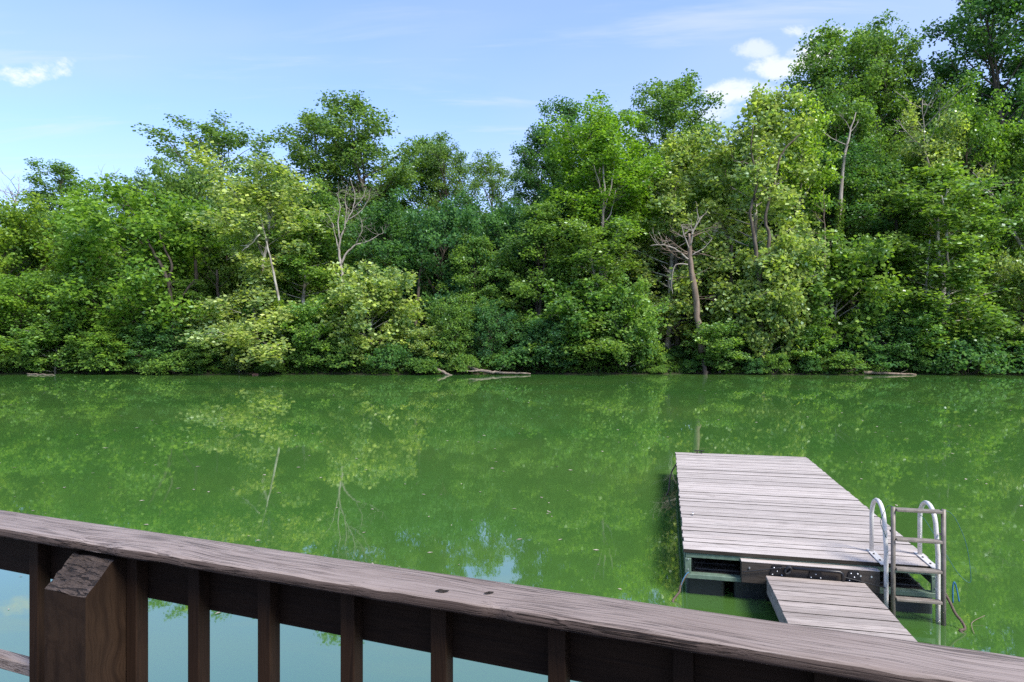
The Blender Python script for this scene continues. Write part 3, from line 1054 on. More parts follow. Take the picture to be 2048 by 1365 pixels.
poly_trunk('bare_tree', 'small bare twigs on the skyline above the broad maple',
           [(205, 640, .25, 82), (206, 480, .2, 82), (208, 400, .12, 82), (212, 366, .02, 82)],
           M['dead'], [(.7, .98, 9, 2.4, 1.0, .045)], 307)

def limb(root, lines, D, mat, name='limb', twigs=0, tl=1.2, seed=1, z_in=0.0):
    """limbs of a tree laid through points seen in the photograph at depth D, each its own part"""
    inv_ = root.matrix_basis.inverted()
    rng = np.random.default_rng(seed)
    for pts, r0_, r1_ in lines:
        P = np.array([[X_of(a, D), D + z_in * i, Z_of(b, D)] for i, (a, b) in enumerate(pts)])
        k = np.linspace(0, len(P) - 1, (len(P) - 1) * 4 + 1)
        Q = np.stack([np.interp(k, range(len(P)), P[:, j]) for j in range(3)], 1)
        Q[1:-1] = (Q[:-2] + Q[1:-1] * 2 + Q[2:]) / 4
        Q += rng.normal(0, .025, Q.shape)
        tb = Tubes().add(Q, np.linspace(r0_, r1_, len(k)), 7, True, .05, rng)
        for q in range(twigs):
            c = Q[rng.integers(len(Q) // 3, len(Q))]
            a = rng.uniform(0, 6.28)
            d = np.array([math.cos(a), .5 * math.sin(a), rng.uniform(.1, 1.1)])
            tp = curve_pts(c, d, tl * rng.uniform(.5, 1.3), 5, rng, .3, .2)
            tb.add(tp, r1_ * .8 * np.linspace(1, .3, 6), 4, False)
            for _ in range(3):
                e = tp[rng.integers(2, 6)]
                tb.add(curve_pts(e, d + rng.normal(0, .6, 3), tl * .45, 3, rng, .3, .2), r1_ * .45 * np.linspace(1, .4, 4), 3, False)
        me = tb.mesh(name)
        me.transform(inv_)
        part_obj(name, me, mat, root)


def px5(pts):
    return [(500 + a / 2.275, 180 + b / 2.275) for a, b in pts]


dt = empty('dead_tree', (X_of(686, 56.4), 56.4, ground_z(X_of(686, 56.4), 56.4)))
tag(dt, 'dead white forked tree without leaves on the left half of the bank', 'tree')
limb(dt, [(px5([(428, 1280), (424, 1100), (420, 905), (415, 800)]), .18, .14)], 56.6, M['dead'], 'trunk', 0)
limb(dt, [(px5([(415, 800), (405, 750), (408, 690), (425, 640), (445, 590), (470, 540), (480, 480), (455, 400)]), .12, .02),
          (px5([(415, 797), (440, 740), (480, 705), (530, 695), (570, 670), (605, 650)]), .10, .018),
          (px5([(405, 740), (388, 660), (372, 600), (345, 560)]), .06, .014), (px5([(408, 690), (400, 600), (412, 520), (395, 470)]), .07, .014),
          (px5([(425, 640), (440, 560), (432, 500), (440, 440)]), .05, .012), (px5([(445, 590), (500, 560), (540, 500), (545, 460)]), .05, .012),
          (px5([(480, 705), (510, 640), (505, 590)]), .045, .012), (px5([(470, 540), (510, 500), (530, 440)]), .045, .012)], 56.6, M['dead'], 'branch', 9, 1.2, 7)
limb(syc_wind, [([(1527, 745), (1523, 680), (1520, 585), (1516, 515), (1508, 468), (1501, 421), (1508, 393)], .22, .10),
                ([(1519, 560), (1537, 505), (1539, 468), (1530, 445), (1539, 393), (1551, 365), (1558, 318), (1577, 290), (1602, 268)], .17, .05),
                ([(1546, 362), (1515, 341), (1497, 327), (1470, 322)], .09, .03), ([(1508, 400), (1516, 350), (1500, 300), (1508, 250)], .09, .03)], 53.6, M['bark'], 'limb', 2, 1.4, 3, .02)
limb(maple_left, [([(350, 715), (345, 620), (338, 565), (322, 530), (303, 498), (294, 480)], .22, .07), ([(338, 560), (345, 530), (325, 490), (318, 465)], .12, .05), ([(352, 620), (372, 580), (388, 562)], .11, .04)], 54.6, M['bark_dark'], 'limb', 1, 1.2, 4)
limb(syc_left, [([(568, 745), (562, 650), (557, 593), (544, 527), (530, 470), (520, 428)], .15, .04), ([(520, 470), (497, 493), (480, 491)], .06, .03), ([(497, 493), (470, 512), (452, 520)], .05, .02)], 54.3, M['bark_syc'], 'limb', 1, 1.2, 5)

limb(syc_right, [([(1900, 690), (1896, 620), (1899, 560), (1893, 500), (1893, 440), (1882, 390)], .16, .07), ([(1850, 640), (1853, 560), (1860, 480)], .13, .05)], 53.9, M['bark_syc'], 'limb', 1, 1.0, 6)
limb(egg, [([(1204, 600), (1204, 487), (1206, 421), (1209, 374), (1206, 315)], .15, .06), ([(1207, 425), (1218, 390), (1226, 350), (1230, 320)], .08, .04), ([(1206, 400), (1199, 370), (1187, 330)], .07, .03), ([(1205, 450), (1222, 430), (1232, 380)], .06, .03)], 57.2, M['dead'], 'limb', 1, 1, 8)
# standing stems seen between the leaves
stem_l = ['grey-brown trunk behind the dead brown snag', 'second straight trunk in the dark gap behind the snag', 'leaning grey trunk right of the dead brown snag',
          'dark trunk below the broad maple', 'slim straight trunk below the dark forked maple', 'thin trunk in the dark hollow at the middle of the bank',
          'pale slim trunk left of the ivy stems', 'dark double trunk in the hollow left of the large right sycamore', 'slim trunk in the dark hollow at the far right']
for i, (px, D, y1, r, lb) in enumerate([(1357, 60, 470, .2, 0), (1338, 62, 470, .17, 1), (1461, 56.8, 480, .2, 2), (394, 57.4, 520, .2, 3), (440, 60, 540, .17, 4),
                                        (832, 60, 520, .16, 5), (1080, 58.5, 500, .14, 6), (1790, 59, 440, .2, 7), (1975, 60, 480, .2, 8)]):
    x = X_of(px, D)
    z0 = ground_z(x, D) - .3
    yb = 682.5 - (z0 - CAM_Z) * FPX / D
    poly_trunk('tree_trunk', stem_l[lb], [(px + rnd.uniform(-4, 4), yb, r * 1.25, D), (px, (yb + y1) / 2, r, D), (px + rnd.uniform(-12, 12), y1, r * .6, D)],
               M['bark'] if i not in (3, 7) else M['bark_dark'], [(.6, .98, 3, 2.5, .7, .04)], 320 + i)
limb(snag, [([(1381, 490), (1386, 462), (1404, 434)], .10, .05), ([(1377, 520), (1356, 501), (1328, 489), (1300, 492)], .09, .03), ([(1379, 500), (1368, 470), (1362, 450)], .06, .03),
            ([(1384, 510), (1405, 500), (1425, 478)], .06, .02), ([(1376, 530), (1350, 528), (1342, 560), (1345, 590)], .06, .02)], 54.9, M['dead'], 'branch', 6, 1.1, 9)
# climbing ivy stems on the egg-crowned tree
def ivy_column(px0, y0, px1, y1, D, label, seed):
    rng = np.random.default_rng(seed)
    a = np.array([X_of(px0, D), D, Z_of(y0, D)])
    b = np.array([X_of(px1, D), D, Z_of(y1, D)])
    root = empty('ivy_column', tuple(a))
    part_obj('stem', Tubes().add(np.linspace((0, 0, 0), b - a, 6), np.linspace(.12, .04, 6), 6).mesh('stem'), M['bark_dark'], root)
    n = int(np.linalg.norm(b - a) * 110)
    k = rng.uniform(0, 1, n)
    an = rng.uniform(0, 6.28, n)
    r = .16 + .25 * rng.uniform(0, 1, n)
    P = (b - a) * k[:, None] + np.stack([r * np.cos(an), r * np.sin(an), rng.normal(0, .1, n)], 1)
    Nn = np.stack([np.cos(an), np.sin(an), np.full(n, .6)], 1) + rng.normal(0, .4, (n, 3))
    lf = part_obj('foliage', leaf_mesh('foliage', P, Nn, np.tile([0., 0, -1], (n, 1)) + rng.normal(0, .5, (n, 3)), rng.uniform(.14, .26, n), rng.uniform(.3, 1, n), .9), M['leaf'], root)
    lf.color = (0.10, 0.17, 0.02, 1)
    tag(root, label, 'vine')


ivy_column(1212, 640, 1140, 405, 57.6, 'thin vine-covered stem slanting up to the left below the egg-shaped crown', 401)
ivy_column(1204, 660, 1187, 360, 57.8, 'upright vine-covered stem below the egg-shaped crown', 402)
ivy_column(570, 748, 557, 600, 54.3, 'dark ivy sheath on the lower trunk of the tall left sycamore', 404)
ivy_column(1905, 748, 1898, 620, 54.0, 'dark ivy sheath on the lower trunk of the large right sycamore', 405)
ivy_column(1672, 640, 1680, 400, 57.4, 'ivy sheath wrapping the tall pale dead trunk', 403)

# ---- dangling dead branch, shrubs, logs
def image_branch(name, label, lines, D, mat, cat):
    """bare branch: list of image polylines [(px, py), ...] with base radius"""
    x0, y0 = lines[0][0][0]
    base = np.array([X_of(x0, D), D, Z_of(y0, D)])
    tb = Tubes()
    rng = np.random.default_rng(int(x0))
    for pts, r in lines:
        P = np.array([[X_of(a, D), D + .25 * math.sin(a * .3), Z_of(b, D)] for a, b in pts]) - base
        k = np.linspace(0, len(P) - 1, len(P) * 3)
        Q = np.stack([np.interp(k, range(len(P)), P[:, j]) for j in range(3)], 1)
        Q += rng.normal(0, .02, Q.shape)
        tb.add(Q, np.linspace(r, r * .4, len(k)), 5, False)
    o = link(name, tb.mesh(name), mat)
    o.location = base
    tag(o, label, cat)
    return o


image_branch('dead_branch', 'pale dead forked branch hanging under the tall left sycamore', [([(524, 640), (518, 662), (510, 690), (505, 705)], .07), ([(514, 676), (535, 690), (556, 702)], .045),
             ([(512, 682), (495, 700), (480, 712)], .04), ([(530, 687), (540, 705), (548, 720)], .03), ([(508, 698), (520, 712), (528, 724)], .03)], 54.6, M['dead'], 'branch')
image_branch('dead_branch', 'long bare drooping branch under the young sycamore at right', [([(1712, 615), (1714, 650), (1730, 675), (1760, 712)], .07), ([(1730, 675), (1752, 674), (1775, 692)], .045),
             ([(1750, 675), (1764, 686), (1777, 700)], .03), ([(1716, 640), (1728, 655), (1745, 668)], .03)], 54.4, M['dead'], 'branch')

rs = random.Random(11)
SHC = [MID, DARK, DARK, MID, (0.085, 0.165, 0.034), BLUE]


def hollow(px):
    return 1300 < px < 1485 or 1745 < px < 1835 or px > 1945


def place_shrub(k, x, y, s, color, dz=0.0, row_=0):
    if row_ and hollow(1024 + x / y * FPX):
        s *= .55
    st, fo, rd, hh = SHRUB[k]
    r = empty('shrub', (x, y, max(ground_z(x, y), -.05) + dz), rs.uniform(0, 6.28))
    r.scale = (s, s, s * rs.uniform(.85, 1.15))
    part_obj('stems', st, M['bark_dark'], r)
    c = part_obj('foliage', fo, M['leaf'], r)
    c.color = (*color, 1)
    px = 1024 + x / y * FPX
    zone = ('at the far left below the arching bright tree' if px < 190 else 'below the broad maple' if px < 440 else 'round the foot of the tall left sycamore' if px < 650 else
            'beside the small sycamore at the water' if px < 830 else 'behind and beside the fallen logs' if px < 1060 else 'round the ivy-hung sycamore' if px < 1310 else
            'round the foot of the dead snag' if px < 1480 else 'below the sycamore with winding limbs' if px < 1640 else 'behind the half-sunken right log' if px < 1840 else 'at the foot of the large right sycamore')
    row = 'low waterline shrub ' if row_ == 0 else 'taller shrub on the bank slope ' if row_ == 1 else 'dark shrub deep in the wood '
    tag(r, row + zone, 'shrub', ['waterline shrubs ', 'bank shrubs ', 'inner shrubs '][row_] + zone)


x = -50.0
while x < 50:
    place_shrub(rs.choice([0, 1, 2, 3]), x, shore_y(x) + rs.uniform(-.7, .7), rs.choice([.45, .6, .75, .9, 1.15, 1.4]), rs.choice(SHC), rs.uniform(.05, .35))
    x += rs.uniform(1.2, 3.6)
x = -52.0
while x < 52:
    place_shrub(rs.choice([0, 1, 3]), x, shore_y(x) + rs.uniform(1.8, 4.5), rs.uniform(.9, 1.35), rs.choice(SHC[:3] + [BLUE]), 0.0, 1)
    x += rs.uniform(1.6, 2.8)
x = -56.0
while x < 56:
    place_shrub(rs.choice([1, 3]), x, shore_y(x) + rs.uniform(6, 12), rs.uniform(1.0, 1.7), rs.choice([DARK, BLUE, MID]), 0.0, 2)
    x += rs.uniform(2.2, 3.8)

# ground cover on the bank
rng = np.random.default_rng(77)
n = 26000
xs = rng.uniform(-60, 60, n)
sy = np.array([shore_y(v) for v in xs])
ys = sy + rng.uniform(-.1, 1, n) ** 2 * 26 - .2
zs = np.array([ground_z(a, b) for a, b in zip(xs, ys)]) + rng.uniform(0, .55, n) ** 1.2
Nn = rng.normal(0, .5, (n, 3)); Nn[:, 2] += .8; Nn[:, 1] -= .3
gc = link('undergrowth', leaf_mesh('undergrowth', np.stack([xs, ys, np.maximum(zs, .03)], 1), Nn, rng.normal(0, 1, (n, 3)), rng.uniform(.2, .42, n), rng.uniform(0, 1, n), .8), M['leaf'])
gc.color = (0.06, 0.12, 0.02, 1)
tag(gc, 'low green undergrowth covering the wooded bank', 'undergrowth', kind='stuff')


def log(label, pts, mat, r, seed, side=()):
    rng = np.random.default_rng(seed)
    P = np.array(pts, float)
    base = P[0].copy()
    P -= base
    k = np.linspace(0, len(P) - 1, len(P) * 5)
    Q = np.stack([np.interp(k, range(len(P)), P[:, j]) for j in range(3)], 1) + rng.normal(0, .025, (len(k), 3))
    tb = Tubes().add(Q, np.linspace(r, r * .35, len(k)), 9, True, .06, rng)
    o = empty('fallen_log', tuple(base))
    part_obj('trunk', tb.mesh('trunk'), mat, o)
    for (g, d, L, r2) in side:
        q = Q[int(g * (len(Q) - 1))]
        part_obj('branch', Tubes().add(curve_pts(q, d, L, 6, rng, .1, .2), np.linspace(r2, r2 * .3, 7), 5, True).mesh('branch'), mat, o)
    tag(o, label, 'log')
    return o


def wp(px, py, z=None, D=None):
    """point on the water (or at height z) seen at a pixel"""
    z = 0.0 if z is None else z
    D = D or (CAM_Z - z) * FPX / (py - 682.5)
    return (X_of(px, D), D, z)


log('grey fallen log sliding from the bank into the water beside the young sycamore', [wp(852, 0, .9, 54.6), wp(872, 0, .42, 53.4), wp(895, 0, .08, 52.6), wp(908, 0, -.1, 52.3)], M['drift'], .2, 501)
log('long pale driftwood log with a root fork right of the young green tree', [wp(930, 0, .75, 54.0), wp(952, 0, .38, 53.2), wp(985, 0, .22, 52.9), wp(1020, 0, .16, 52.9), wp(1062, 0, .10, 53.0)], M['drift'], .17, 502,
    [(.2, (-1, -.2, .45), 1.2, .07), (.35, (-.9, -.5, -.15), 1.8, .08), (.6, (.6, -.3, .5), .9, .04)])
log('brown half-sunken log along the right shore', [wp(1700, 0, .45, 53.6), wp(1730, 0, .22, 52.9), wp(1780, 0, .12, 52.7), wp(1832, 0, .05, 52.6)], M['snag'], .17, 503, [(.5, (.4, -.6, .5), .9, .04), (.8, (.7, -.3, .6), .7, .03)])
log('thin pale log floating at the left shore', [wp(55, 0, .03, 53.0), wp(85, 0, .05, 52.4), wp(112, 0, .03, 52.2)], M['drift'], .07, 504)
log('dark stump leaning at the waterline below the snag', [wp(1411, 0, -.3, 53.2), wp(1409, 0, .5, 53.5), wp(1405, 0, 1.3, 54.2)], M['bark_dark'], .24, 505)
bl = link('floating_block', box_mesh('floating_block', (-.24, -.12, -.06), (.24, .12, .09), .03, 2), M['red_wood'])
bl.location = (*wp(511, 0, 0, 52.6)[:2], 0.02)
bl.rotation_euler = (0.05, .04, .2)
tag(bl, 'small faded red wooden block floating under the left sycamore', 'block')

# specks of leaf and foam on the water
rng = np.random.default_rng(88)
n = 420
py = 682.5 + np.exp(rng.uniform(math.log(70), math.log(560), n))
px = rng.uniform(-100, 2150, n)
D = CAM_Z * FPX / (py - 682.5)
Pw = np.stack([(px - 1024) / FPX * D, D, np.full(n, .006)], 1)
keep = ~((Pw[:, 0] > 1.2) & (Pw[:, 0] < 6.2) & (Pw[:, 1] > 3) & (Pw[:, 1] < 13.8))
Pw = Pw[keep]
Nn = np.tile([0, 0, 1.], (len(Pw), 1)) + rng.normal(0, .05, (len(Pw), 3))
T = rng.normal(0, 1, (len(Pw), 3)); T[:, 2] = 0
lt = link('floating_leaves', leaf_mesh('floating_leaves', Pw, Nn, T, rng.uniform(.02, .075, len(Pw)) * (1 + Pw[:, 1] / 30), rng.uniform(0, 1, len(Pw)), .5, .03), M['litter'])
tag(lt, 'tiny leaves and foam specks drifting on the water', 'litter', kind='stuff')

# ------------------------------------------------------------------ floating dock
DA = math.atan2(-0.23, 0.973)          # dock x axis (across) in world
DOCK_O = Vector((1.86, 7.03, 0.0))
DW, DL, DZ = 2.46, 6.30, 0.50          # width, length, deck height
PITCH = 0.1465
dock = empty('floating_dock', DOCK_O, DA)
tag(dock, 'floating wooden dock of weathered grey planks on black floats', 'dock')
rd_ = random.Random(3)
pm = box_mesh('plank', (-DW / 2, -.0680, -.019), (DW / 2, .0680, .019), .0025, 1)


def shaded_edges(me, top):
    """dark board edges, the shade of the gaps painted as colour"""
    me.materials.append(top)
    me.materials.append(M['plank_edge_shade'])
    for p_ in me.polygons:
        if abs(p_.normal.y) > .6:
            p_.material_index = 1


shaded_edges(pm, M['plank'])
NP = int(DL / PITCH)
for i in range(NP):
    o = bpy.data.objects.new('plank', pm)
    COL.objects.link(o)
    o.parent = dock
    o.location = (DW / 2 + rd_.uniform(-.008, .008), PITCH * (i + .5), DZ - .019 + rd_.uniform(-.003, .003))
    o.rotation_euler = (rd_.uniform(-.008, .008), rd_.uniform(-.0012, .0012), rd_.uniform(-.0025, .0025))
YL = NP * PITCH


def dpart(name, lo, hi, mat, bevel=0.003, parent=None):
    return link(name, box_mesh(name, lo, hi, bevel), mat, parent or dock)


# steel frame
zt = DZ - .042
dpart('frame_rail', (0.02, 0.02, zt - .05), (DW - .02, .06, zt), M['green_steel'])
dpart('frame_rail', (0.02, YL - .06, zt - .05), (DW - .02, YL - .02, zt), M['green_steel'])
dpart('frame_rail', (0.01, .062, zt - .16), (.05, YL - .062, zt), M['green_steel'])
dpart('frame_rail', (DW - .05, .062, zt - .16), (DW - .01, YL - .062, zt), M['green_steel'])
dpart('frame_rail', (0.02, -.03, .20), (DW - .02, .06, .245), M['green_steel'])
for xx in (.012, DW - .075):
    br = dpart('corner_bracket', (xx, -.01, .247), (xx + .063, .018, zt - .052), M['green_steel'])
    for zz in (.29, .40):
        bmx = bmesh.new()
        bmesh.ops.create_cone(bmx, segments=8, radius1=.008, radius2=.006, depth=.012, cap_ends=True)
        bmesh.ops.transform(bmx, matrix=Matrix.Translation((xx + .03, -.015, zz)) @ Matrix.Rotation(R(90), 4, 'X'), verts=bmx.verts)
        link('bolt', bm_mesh('bolt', bmx), M['bolt'], br)
# floats: ribbed black boxes under the frame
def float_mesh(wd, dp, ht):
    bmx = bmesh.new()
    box_bm(bmx, (0, 0, 0), (wd, dp, ht), .035, 3)
    for k in range(1, 4):
        box_bm(bmx, (wd * .06, dp * k / 4 - .03, ht - .004), (wd * .94, dp * k / 4 + .03, ht + .022), .01, 1)
    return bm_mesh('float', bmx)


fm_small = float_mesh(.40, 1.2, .40)
fm_small.materials.append(M['float'])
fm_big = float_mesh(1.04, 1.2, .40)
fm_big.materials.append(M['float'])
for j in range(5):
    for (fx, me) in ((.03, fm_small), (.52, fm_big), (1.64, fm_small), (2.03, fm_small)):
        o = bpy.data.objects.new('float', me)
        COL.objects.link(o)
        o.parent = dock
        o.location = (fx, .07 + j * 1.24, -.21)
# ribbed float lids visible through the frame openings
def lid_mesh(x0, x1):
    bmx = bmesh.new()
    box_bm(bmx, (x0, .075, .215), (x1, 1.25, .232), .004, 1)
    for k in range(5):
        y = .16 + k * .2
        box_bm(bmx, (x0 + .02, y, .228), (x1 - .02, y + .07, .256), .018, 2)
    return bm_mesh('float_lid', bmx)


link('float_lid', lid_mesh(.10, .62), M['float_top'], dock)
link('float_lid', lid_mesh(1.86, 2.36), M['float_top'], dock)
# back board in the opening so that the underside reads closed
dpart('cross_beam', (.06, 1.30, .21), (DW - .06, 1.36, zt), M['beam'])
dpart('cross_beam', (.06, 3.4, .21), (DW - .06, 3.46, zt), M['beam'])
# mounting beam for the ramp
BX0, BX1 = .58, 1.90
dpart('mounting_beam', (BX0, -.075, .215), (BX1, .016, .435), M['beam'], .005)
dpart('beam_edge', (BX0, -.079, .4353), (BX1, .018, .442), M['plank'], .001)
for bx in (.66, 1.82, 1.72):
    bmx = bmesh.new()
    bmesh.ops.create_cone(bmx, segments=10, radius1=.011, radius2=.008, depth=.014, cap_ends=True)
    bmesh.ops.transform(bmx, matrix=Matrix.Translation((bx, -.081, .375 if bx < 1 else .38)) @ Matrix.Rotation(R(90), 4, 'X'), verts=bmx.verts)
    link('bolt', bm_mesh('bolt', bmx), M['bolt'], dock)
# hinge plates
for hx in (.93, 1.30, 1.66):
    bmx = bmesh.new()
    vsx = [bmx.verts.new(c) for c in ((-.075, 0, 0), (.075, 0, 0), (.045, 0, .125), (-.045, 0, .125), (-.075, .010, 0), (.075, .010, 0), (.045, .010, .125), (-.045, .010, .125))]
    for f in ((0, 1, 2, 3), (7, 6, 5, 4), (0, 4, 5, 1), (1, 5, 6, 2), (2, 6, 7, 3), (3, 7, 4, 0)):
        bmx.faces.new([vsx[q] for q in f])
    hp = link('hinge_plate', bm_mesh('hinge_plate', bmx), M['black_metal'], dock)
    hp.location = (hx, -.088, .30)
    link('hinge_barrel', Tubes().add([(-.08, -.012, -.006), (.08, -.012, -.006)], .012, 8).mesh('hinge_barrel'), M['black_metal'], hp)
    for (a, b) in ((-.045, .03), (.045, .03), (0, .065), (-.03, .1), (.03, .1)):
        bmx = bmesh.new()
        bmesh.ops.create_uvsphere(bmx, u_segments=8, v_segments=5, radius=.0085)
        bo = link('bolt', bm_mesh('bolt', bmx, True), M['bolt'], hp)
        bo.location = (a, -.002, b)
# cleat at the far end, small eye bolt
cl_ = link('cleat', bm_mesh('cleat', box_bm(box_bm(box_bm(bmesh.new(), (-.10, -.012, .045), (.10, .012, .065), .006, 1), (-.05, -.012, 0), (-.03, .012, .046)), (.03, -.012, 0), (.05, .012, .046))), M['black_metal'], dock)
cl_.location = (.46, YL - .06, DZ)
eb = link('eye_bolt', Tubes().add([(.0, .02 * math.cos(a), .022 + .02 * math.sin(a)) for a in np.linspace(-1.57, 4.71, 12)], .005, 6).mesh('eye_bolt'), M['bolt'], dock)
eb.location = (.15, 1.42, DZ)

# ------------------------------------------------------------------ swim ladder on the dock
lad = empty('swim_ladder', DOCK_O, DA)
tag(lad, 'aluminium swim ladder with two white hoops and a folded-up lower section', 'ladder')
TR = .0215
for hx in (1.945, 2.405):
    pts = [(hx, .36, DZ + .012), (hx, .36, .89)]
    for a in np.linspace(0, math.pi, 13)[1:-1]:
        pts.append((hx, .15 + .21 * math.cos(a), .89 + .21 * math.sin(a)))
    pts += [(hx, -.06 - .048, .98), (hx, -.06 - .048, .52), (hx, -.108, .1), (hx, -.108, -.25)]
    pts[-4] = (hx, -.062, .97)
    pts[-4:] = [(hx, -.075, .82), (hx, -.108, .66), (hx, -.108, .2), (hx, -.108, -.25)]
    link('hoop', Tubes().add(pts, TR, 12).mesh('hoop'), M['white_alu'], lad)
    fp = link('foot_plate', box_mesh('foot_plate', (hx - .035, -.07, DZ + .002), (hx + .035, .43, DZ + .012), .002), M['white_alu'], lad)
    for yy in (.05, .25):
        link('bolt', box_mesh('bolt', (hx - .018, yy - .01, DZ + .012), (hx - .002, yy + .01, DZ + .022), .002), M['black_metal'], fp)
for hx in (1.985, 2.425):
    link('side_rail', Tubes().add([(hx, -.185, -.12), (hx, -.185, .5), (hx, -.185, 1.12)], TR, 12).mesh('side_rail'), M['grey_alu'], lad)
    link('pivot', Tubes().add([(hx, -.185, .86), (hx, -.10, .86)], .010, 8).mesh('pivot'), M['black_metal'], lad)
for zz in (1.095, .805, .515, .22, -.05):
    link('rung', box_mesh('rung', (2.005, -.225, zz - .014), (2.405, -.148, zz + .014), .006, 2), M['rung'], lad)

# cords
def cord(name, label, pts, r, mat, sub=6, cat='rope'):
    P = np.array(pts, float)
    base = P[0].copy()
    P -= base
    n_ = len(P)
    k = np.linspace(0, n_ - 1, (n_ - 1) * sub + 1)
    # Catmull-Rom
    Q = []
    for t_ in k:
        i = min(int(t_), n_ - 2)
        u = t_ - i
        p0, p1, p2, p3 = P[max(i - 1, 0)], P[i], P[i + 1], P[min(i + 2, n_ - 1)]
        Q.append(.5 * ((2 * p1) + (-p0 + p2) * u + (2 * p0 - 5 * p1 + 4 * p2 - p3) * u * u + (-p0 + 3 * p1 - 3 * p2 + p3) * u ** 3))
    o = link(name, Tubes().add(np.array(Q), r, 6).mesh(name), mat)
    o.location = base
    tag(o, label, cat)
    return o


def dk(a, b, z):
    """dock coordinates to world"""
    v = DOCK_O + Vector((.973 * a + .23 * b, -.23 * a + .973 * b, z))
    return (v.x, v.y, v.z)


cord('cord', 'thin green cord looping out from the ladder top over the water', [dk(2.425, -.185, 1.12), dk(2.52, -.18, 1.05), dk(2.62, -.18, .80), dk(2.66, -.18, .50), dk(2.64, -.18, .43), dk(2.55, -.15, .52), dk(2.45, -.08, .72), dk(2.42, .2, .88), dk(2.405, .335, .93)], .003, M['rope_green'])
cord('cord', 'thin blue-green cord slack across the nearer white hoop', [dk(1.985, -.185, 1.12), dk(1.94, -.15, 1.11), dk(1.90, -.12, .98), dk(1.90, -.1, .92), dk(1.95, -.10, .78), dk(1.975, -.06, .62), dk(1.965, -.05, .53)], .003, M['rope_green'])
cord('rope', 'black rope strung along the dock beam above the hinges', [dk(.59, -.10, .335), dk(.8, -.10, .375), dk(1.0, -.105, .415), dk(1.04, -.112, .39), dk(1.08, -.105, .415), dk(1.3, -.10, .405), dk(1.52, -.10, .40), dk(1.55, -.108, .37), dk(1.60, -.10, .355), dk(1.8, -.10, .315), dk(1.93, -.14, .30)], .0065, M['rope_black'])
tb = link('strut_tube', Tubes().add([dk(1.08, -.115, .418), dk(1.52, -.115, .415), dk(1.545, -.118, .40), dk(1.55, -.12, .30)], .016, 8).mesh('strut_tube'), M['black_metal'])
tag(tb, 'short black metal tube with a bent end on the dock beam', 'tube')
kn = link('rope_knot', Tubes().add([dk(1.03 + .03 * math.cos(a * 3), -.115 + .02 * math.sin(a * 2), .395 + .035 * math.sin(a * 3 + .6)) for a in np.linspace(0, 6.2, 26)], .011, 6).mesh('rope_knot'), M['rope_black'])
tag(kn, 'black knotted rope lump at the left end of the dock tube', 'rope')
cord('rope', 'muddy frayed mooring rope at the left corner of the dock', [dk(.04, -.02, .25), dk(.0, -.05, .2), dk(-.04, -.08, .12), dk(-.05, -.1, .07), dk(-.09, -.14, .03), dk(-.12, -.2, .0), dk(-.09, -.24, -.02)], .012, M['rope_brown'])
cord('rope', 'thin blue strand hanging with the muddy left mooring rope', [dk(.05, -.02, .26), dk(.02, -.04, .24), dk(-.02, -.07, .17), dk(-.05, -.1, .06)], .005, M['rope_blue'])
cord('rope', 'thick muddy mooring rope at the right corner by the ladder foot', [dk(2.47, -.1, .28), dk(2.50, -.15, .2), dk(2.52, -.2, .13), dk(2.56, -.24, .07), dk(2.57, -.28, .02), dk(2.52, -.3, .005), dk(2.56, -.34, -.02)], .013, M['rope_brown'])
cord('rope', 'short blue rope loop at the right corner of the dock', [dk(2.53, -.12, .2), dk(2.53, -.12, .36), dk(2.545, -.12, .40), dk(2.565, -.12, .33), dk(2.58, -.13, .22)], .007, M['rope_blue'])
cord('rope', 'frayed brown rope trailing at the far left corner of the dock', [dk(.0, 5.4, .42), dk(-.08, 5.2, .32), dk(-.12, 5.0, .2), dk(-.14, 4.8, .05), dk(-.2, 4.6, -.02)], .014, M['rope_brown'])
cord('twig', 'thin curved twig floating beside the ladder foot', [dk(2.62, -.35, .01), dk(2.66, -.2, .015), dk(2.72, -.08, .02), dk(2.86, .02, .05)], .003, M['snag'], cat='twig')

# ------------------------------------------------------------------ gangway
gw = empty('gangway', dk(.815, -.115, .305), DA)
gw.rotation_euler = (-math.atan(.033), 0, DA)
tag(gw, 'narrow plank gangway hinged to the near end of the dock', 'gangway')
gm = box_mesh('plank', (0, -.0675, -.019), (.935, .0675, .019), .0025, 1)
shaded_edges(gm, M['ramp_plank'])
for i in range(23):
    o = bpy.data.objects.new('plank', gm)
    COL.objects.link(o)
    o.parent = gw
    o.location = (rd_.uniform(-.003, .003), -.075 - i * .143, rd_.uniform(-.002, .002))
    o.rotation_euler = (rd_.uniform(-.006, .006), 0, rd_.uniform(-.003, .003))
sm = wood = None
for xx in (.008, .887):
    o = link('stringer', box_mesh('stringer', (-1.64, -.019, -.16), (1.64, .019, -.021), .003), M['ramp_plank'], gw)
    o.rotation_euler = (0, 0, R(90))
    o.location = (xx + .019, -1.655, 0)

# ------------------------------------------------------------------ porch railing in front of the lens
RA = math.atan2(-0.36, 0.933)           # rail axis, local +x runs to the right and nearer
RQ = Vector((0.0, 1.46, 0.0))           # outer top edge where it crosses the lens axis
rail = empty('porch_railing', RQ, RA)
tag(rail, 'dark brown wooden porch railing with a weathered flat cap', 'railing')
CT, CB = 2.21, 2.183                     # cap top and underside
XL, XR = -4.6, 2.4                     # local x range; local -y points to the porch


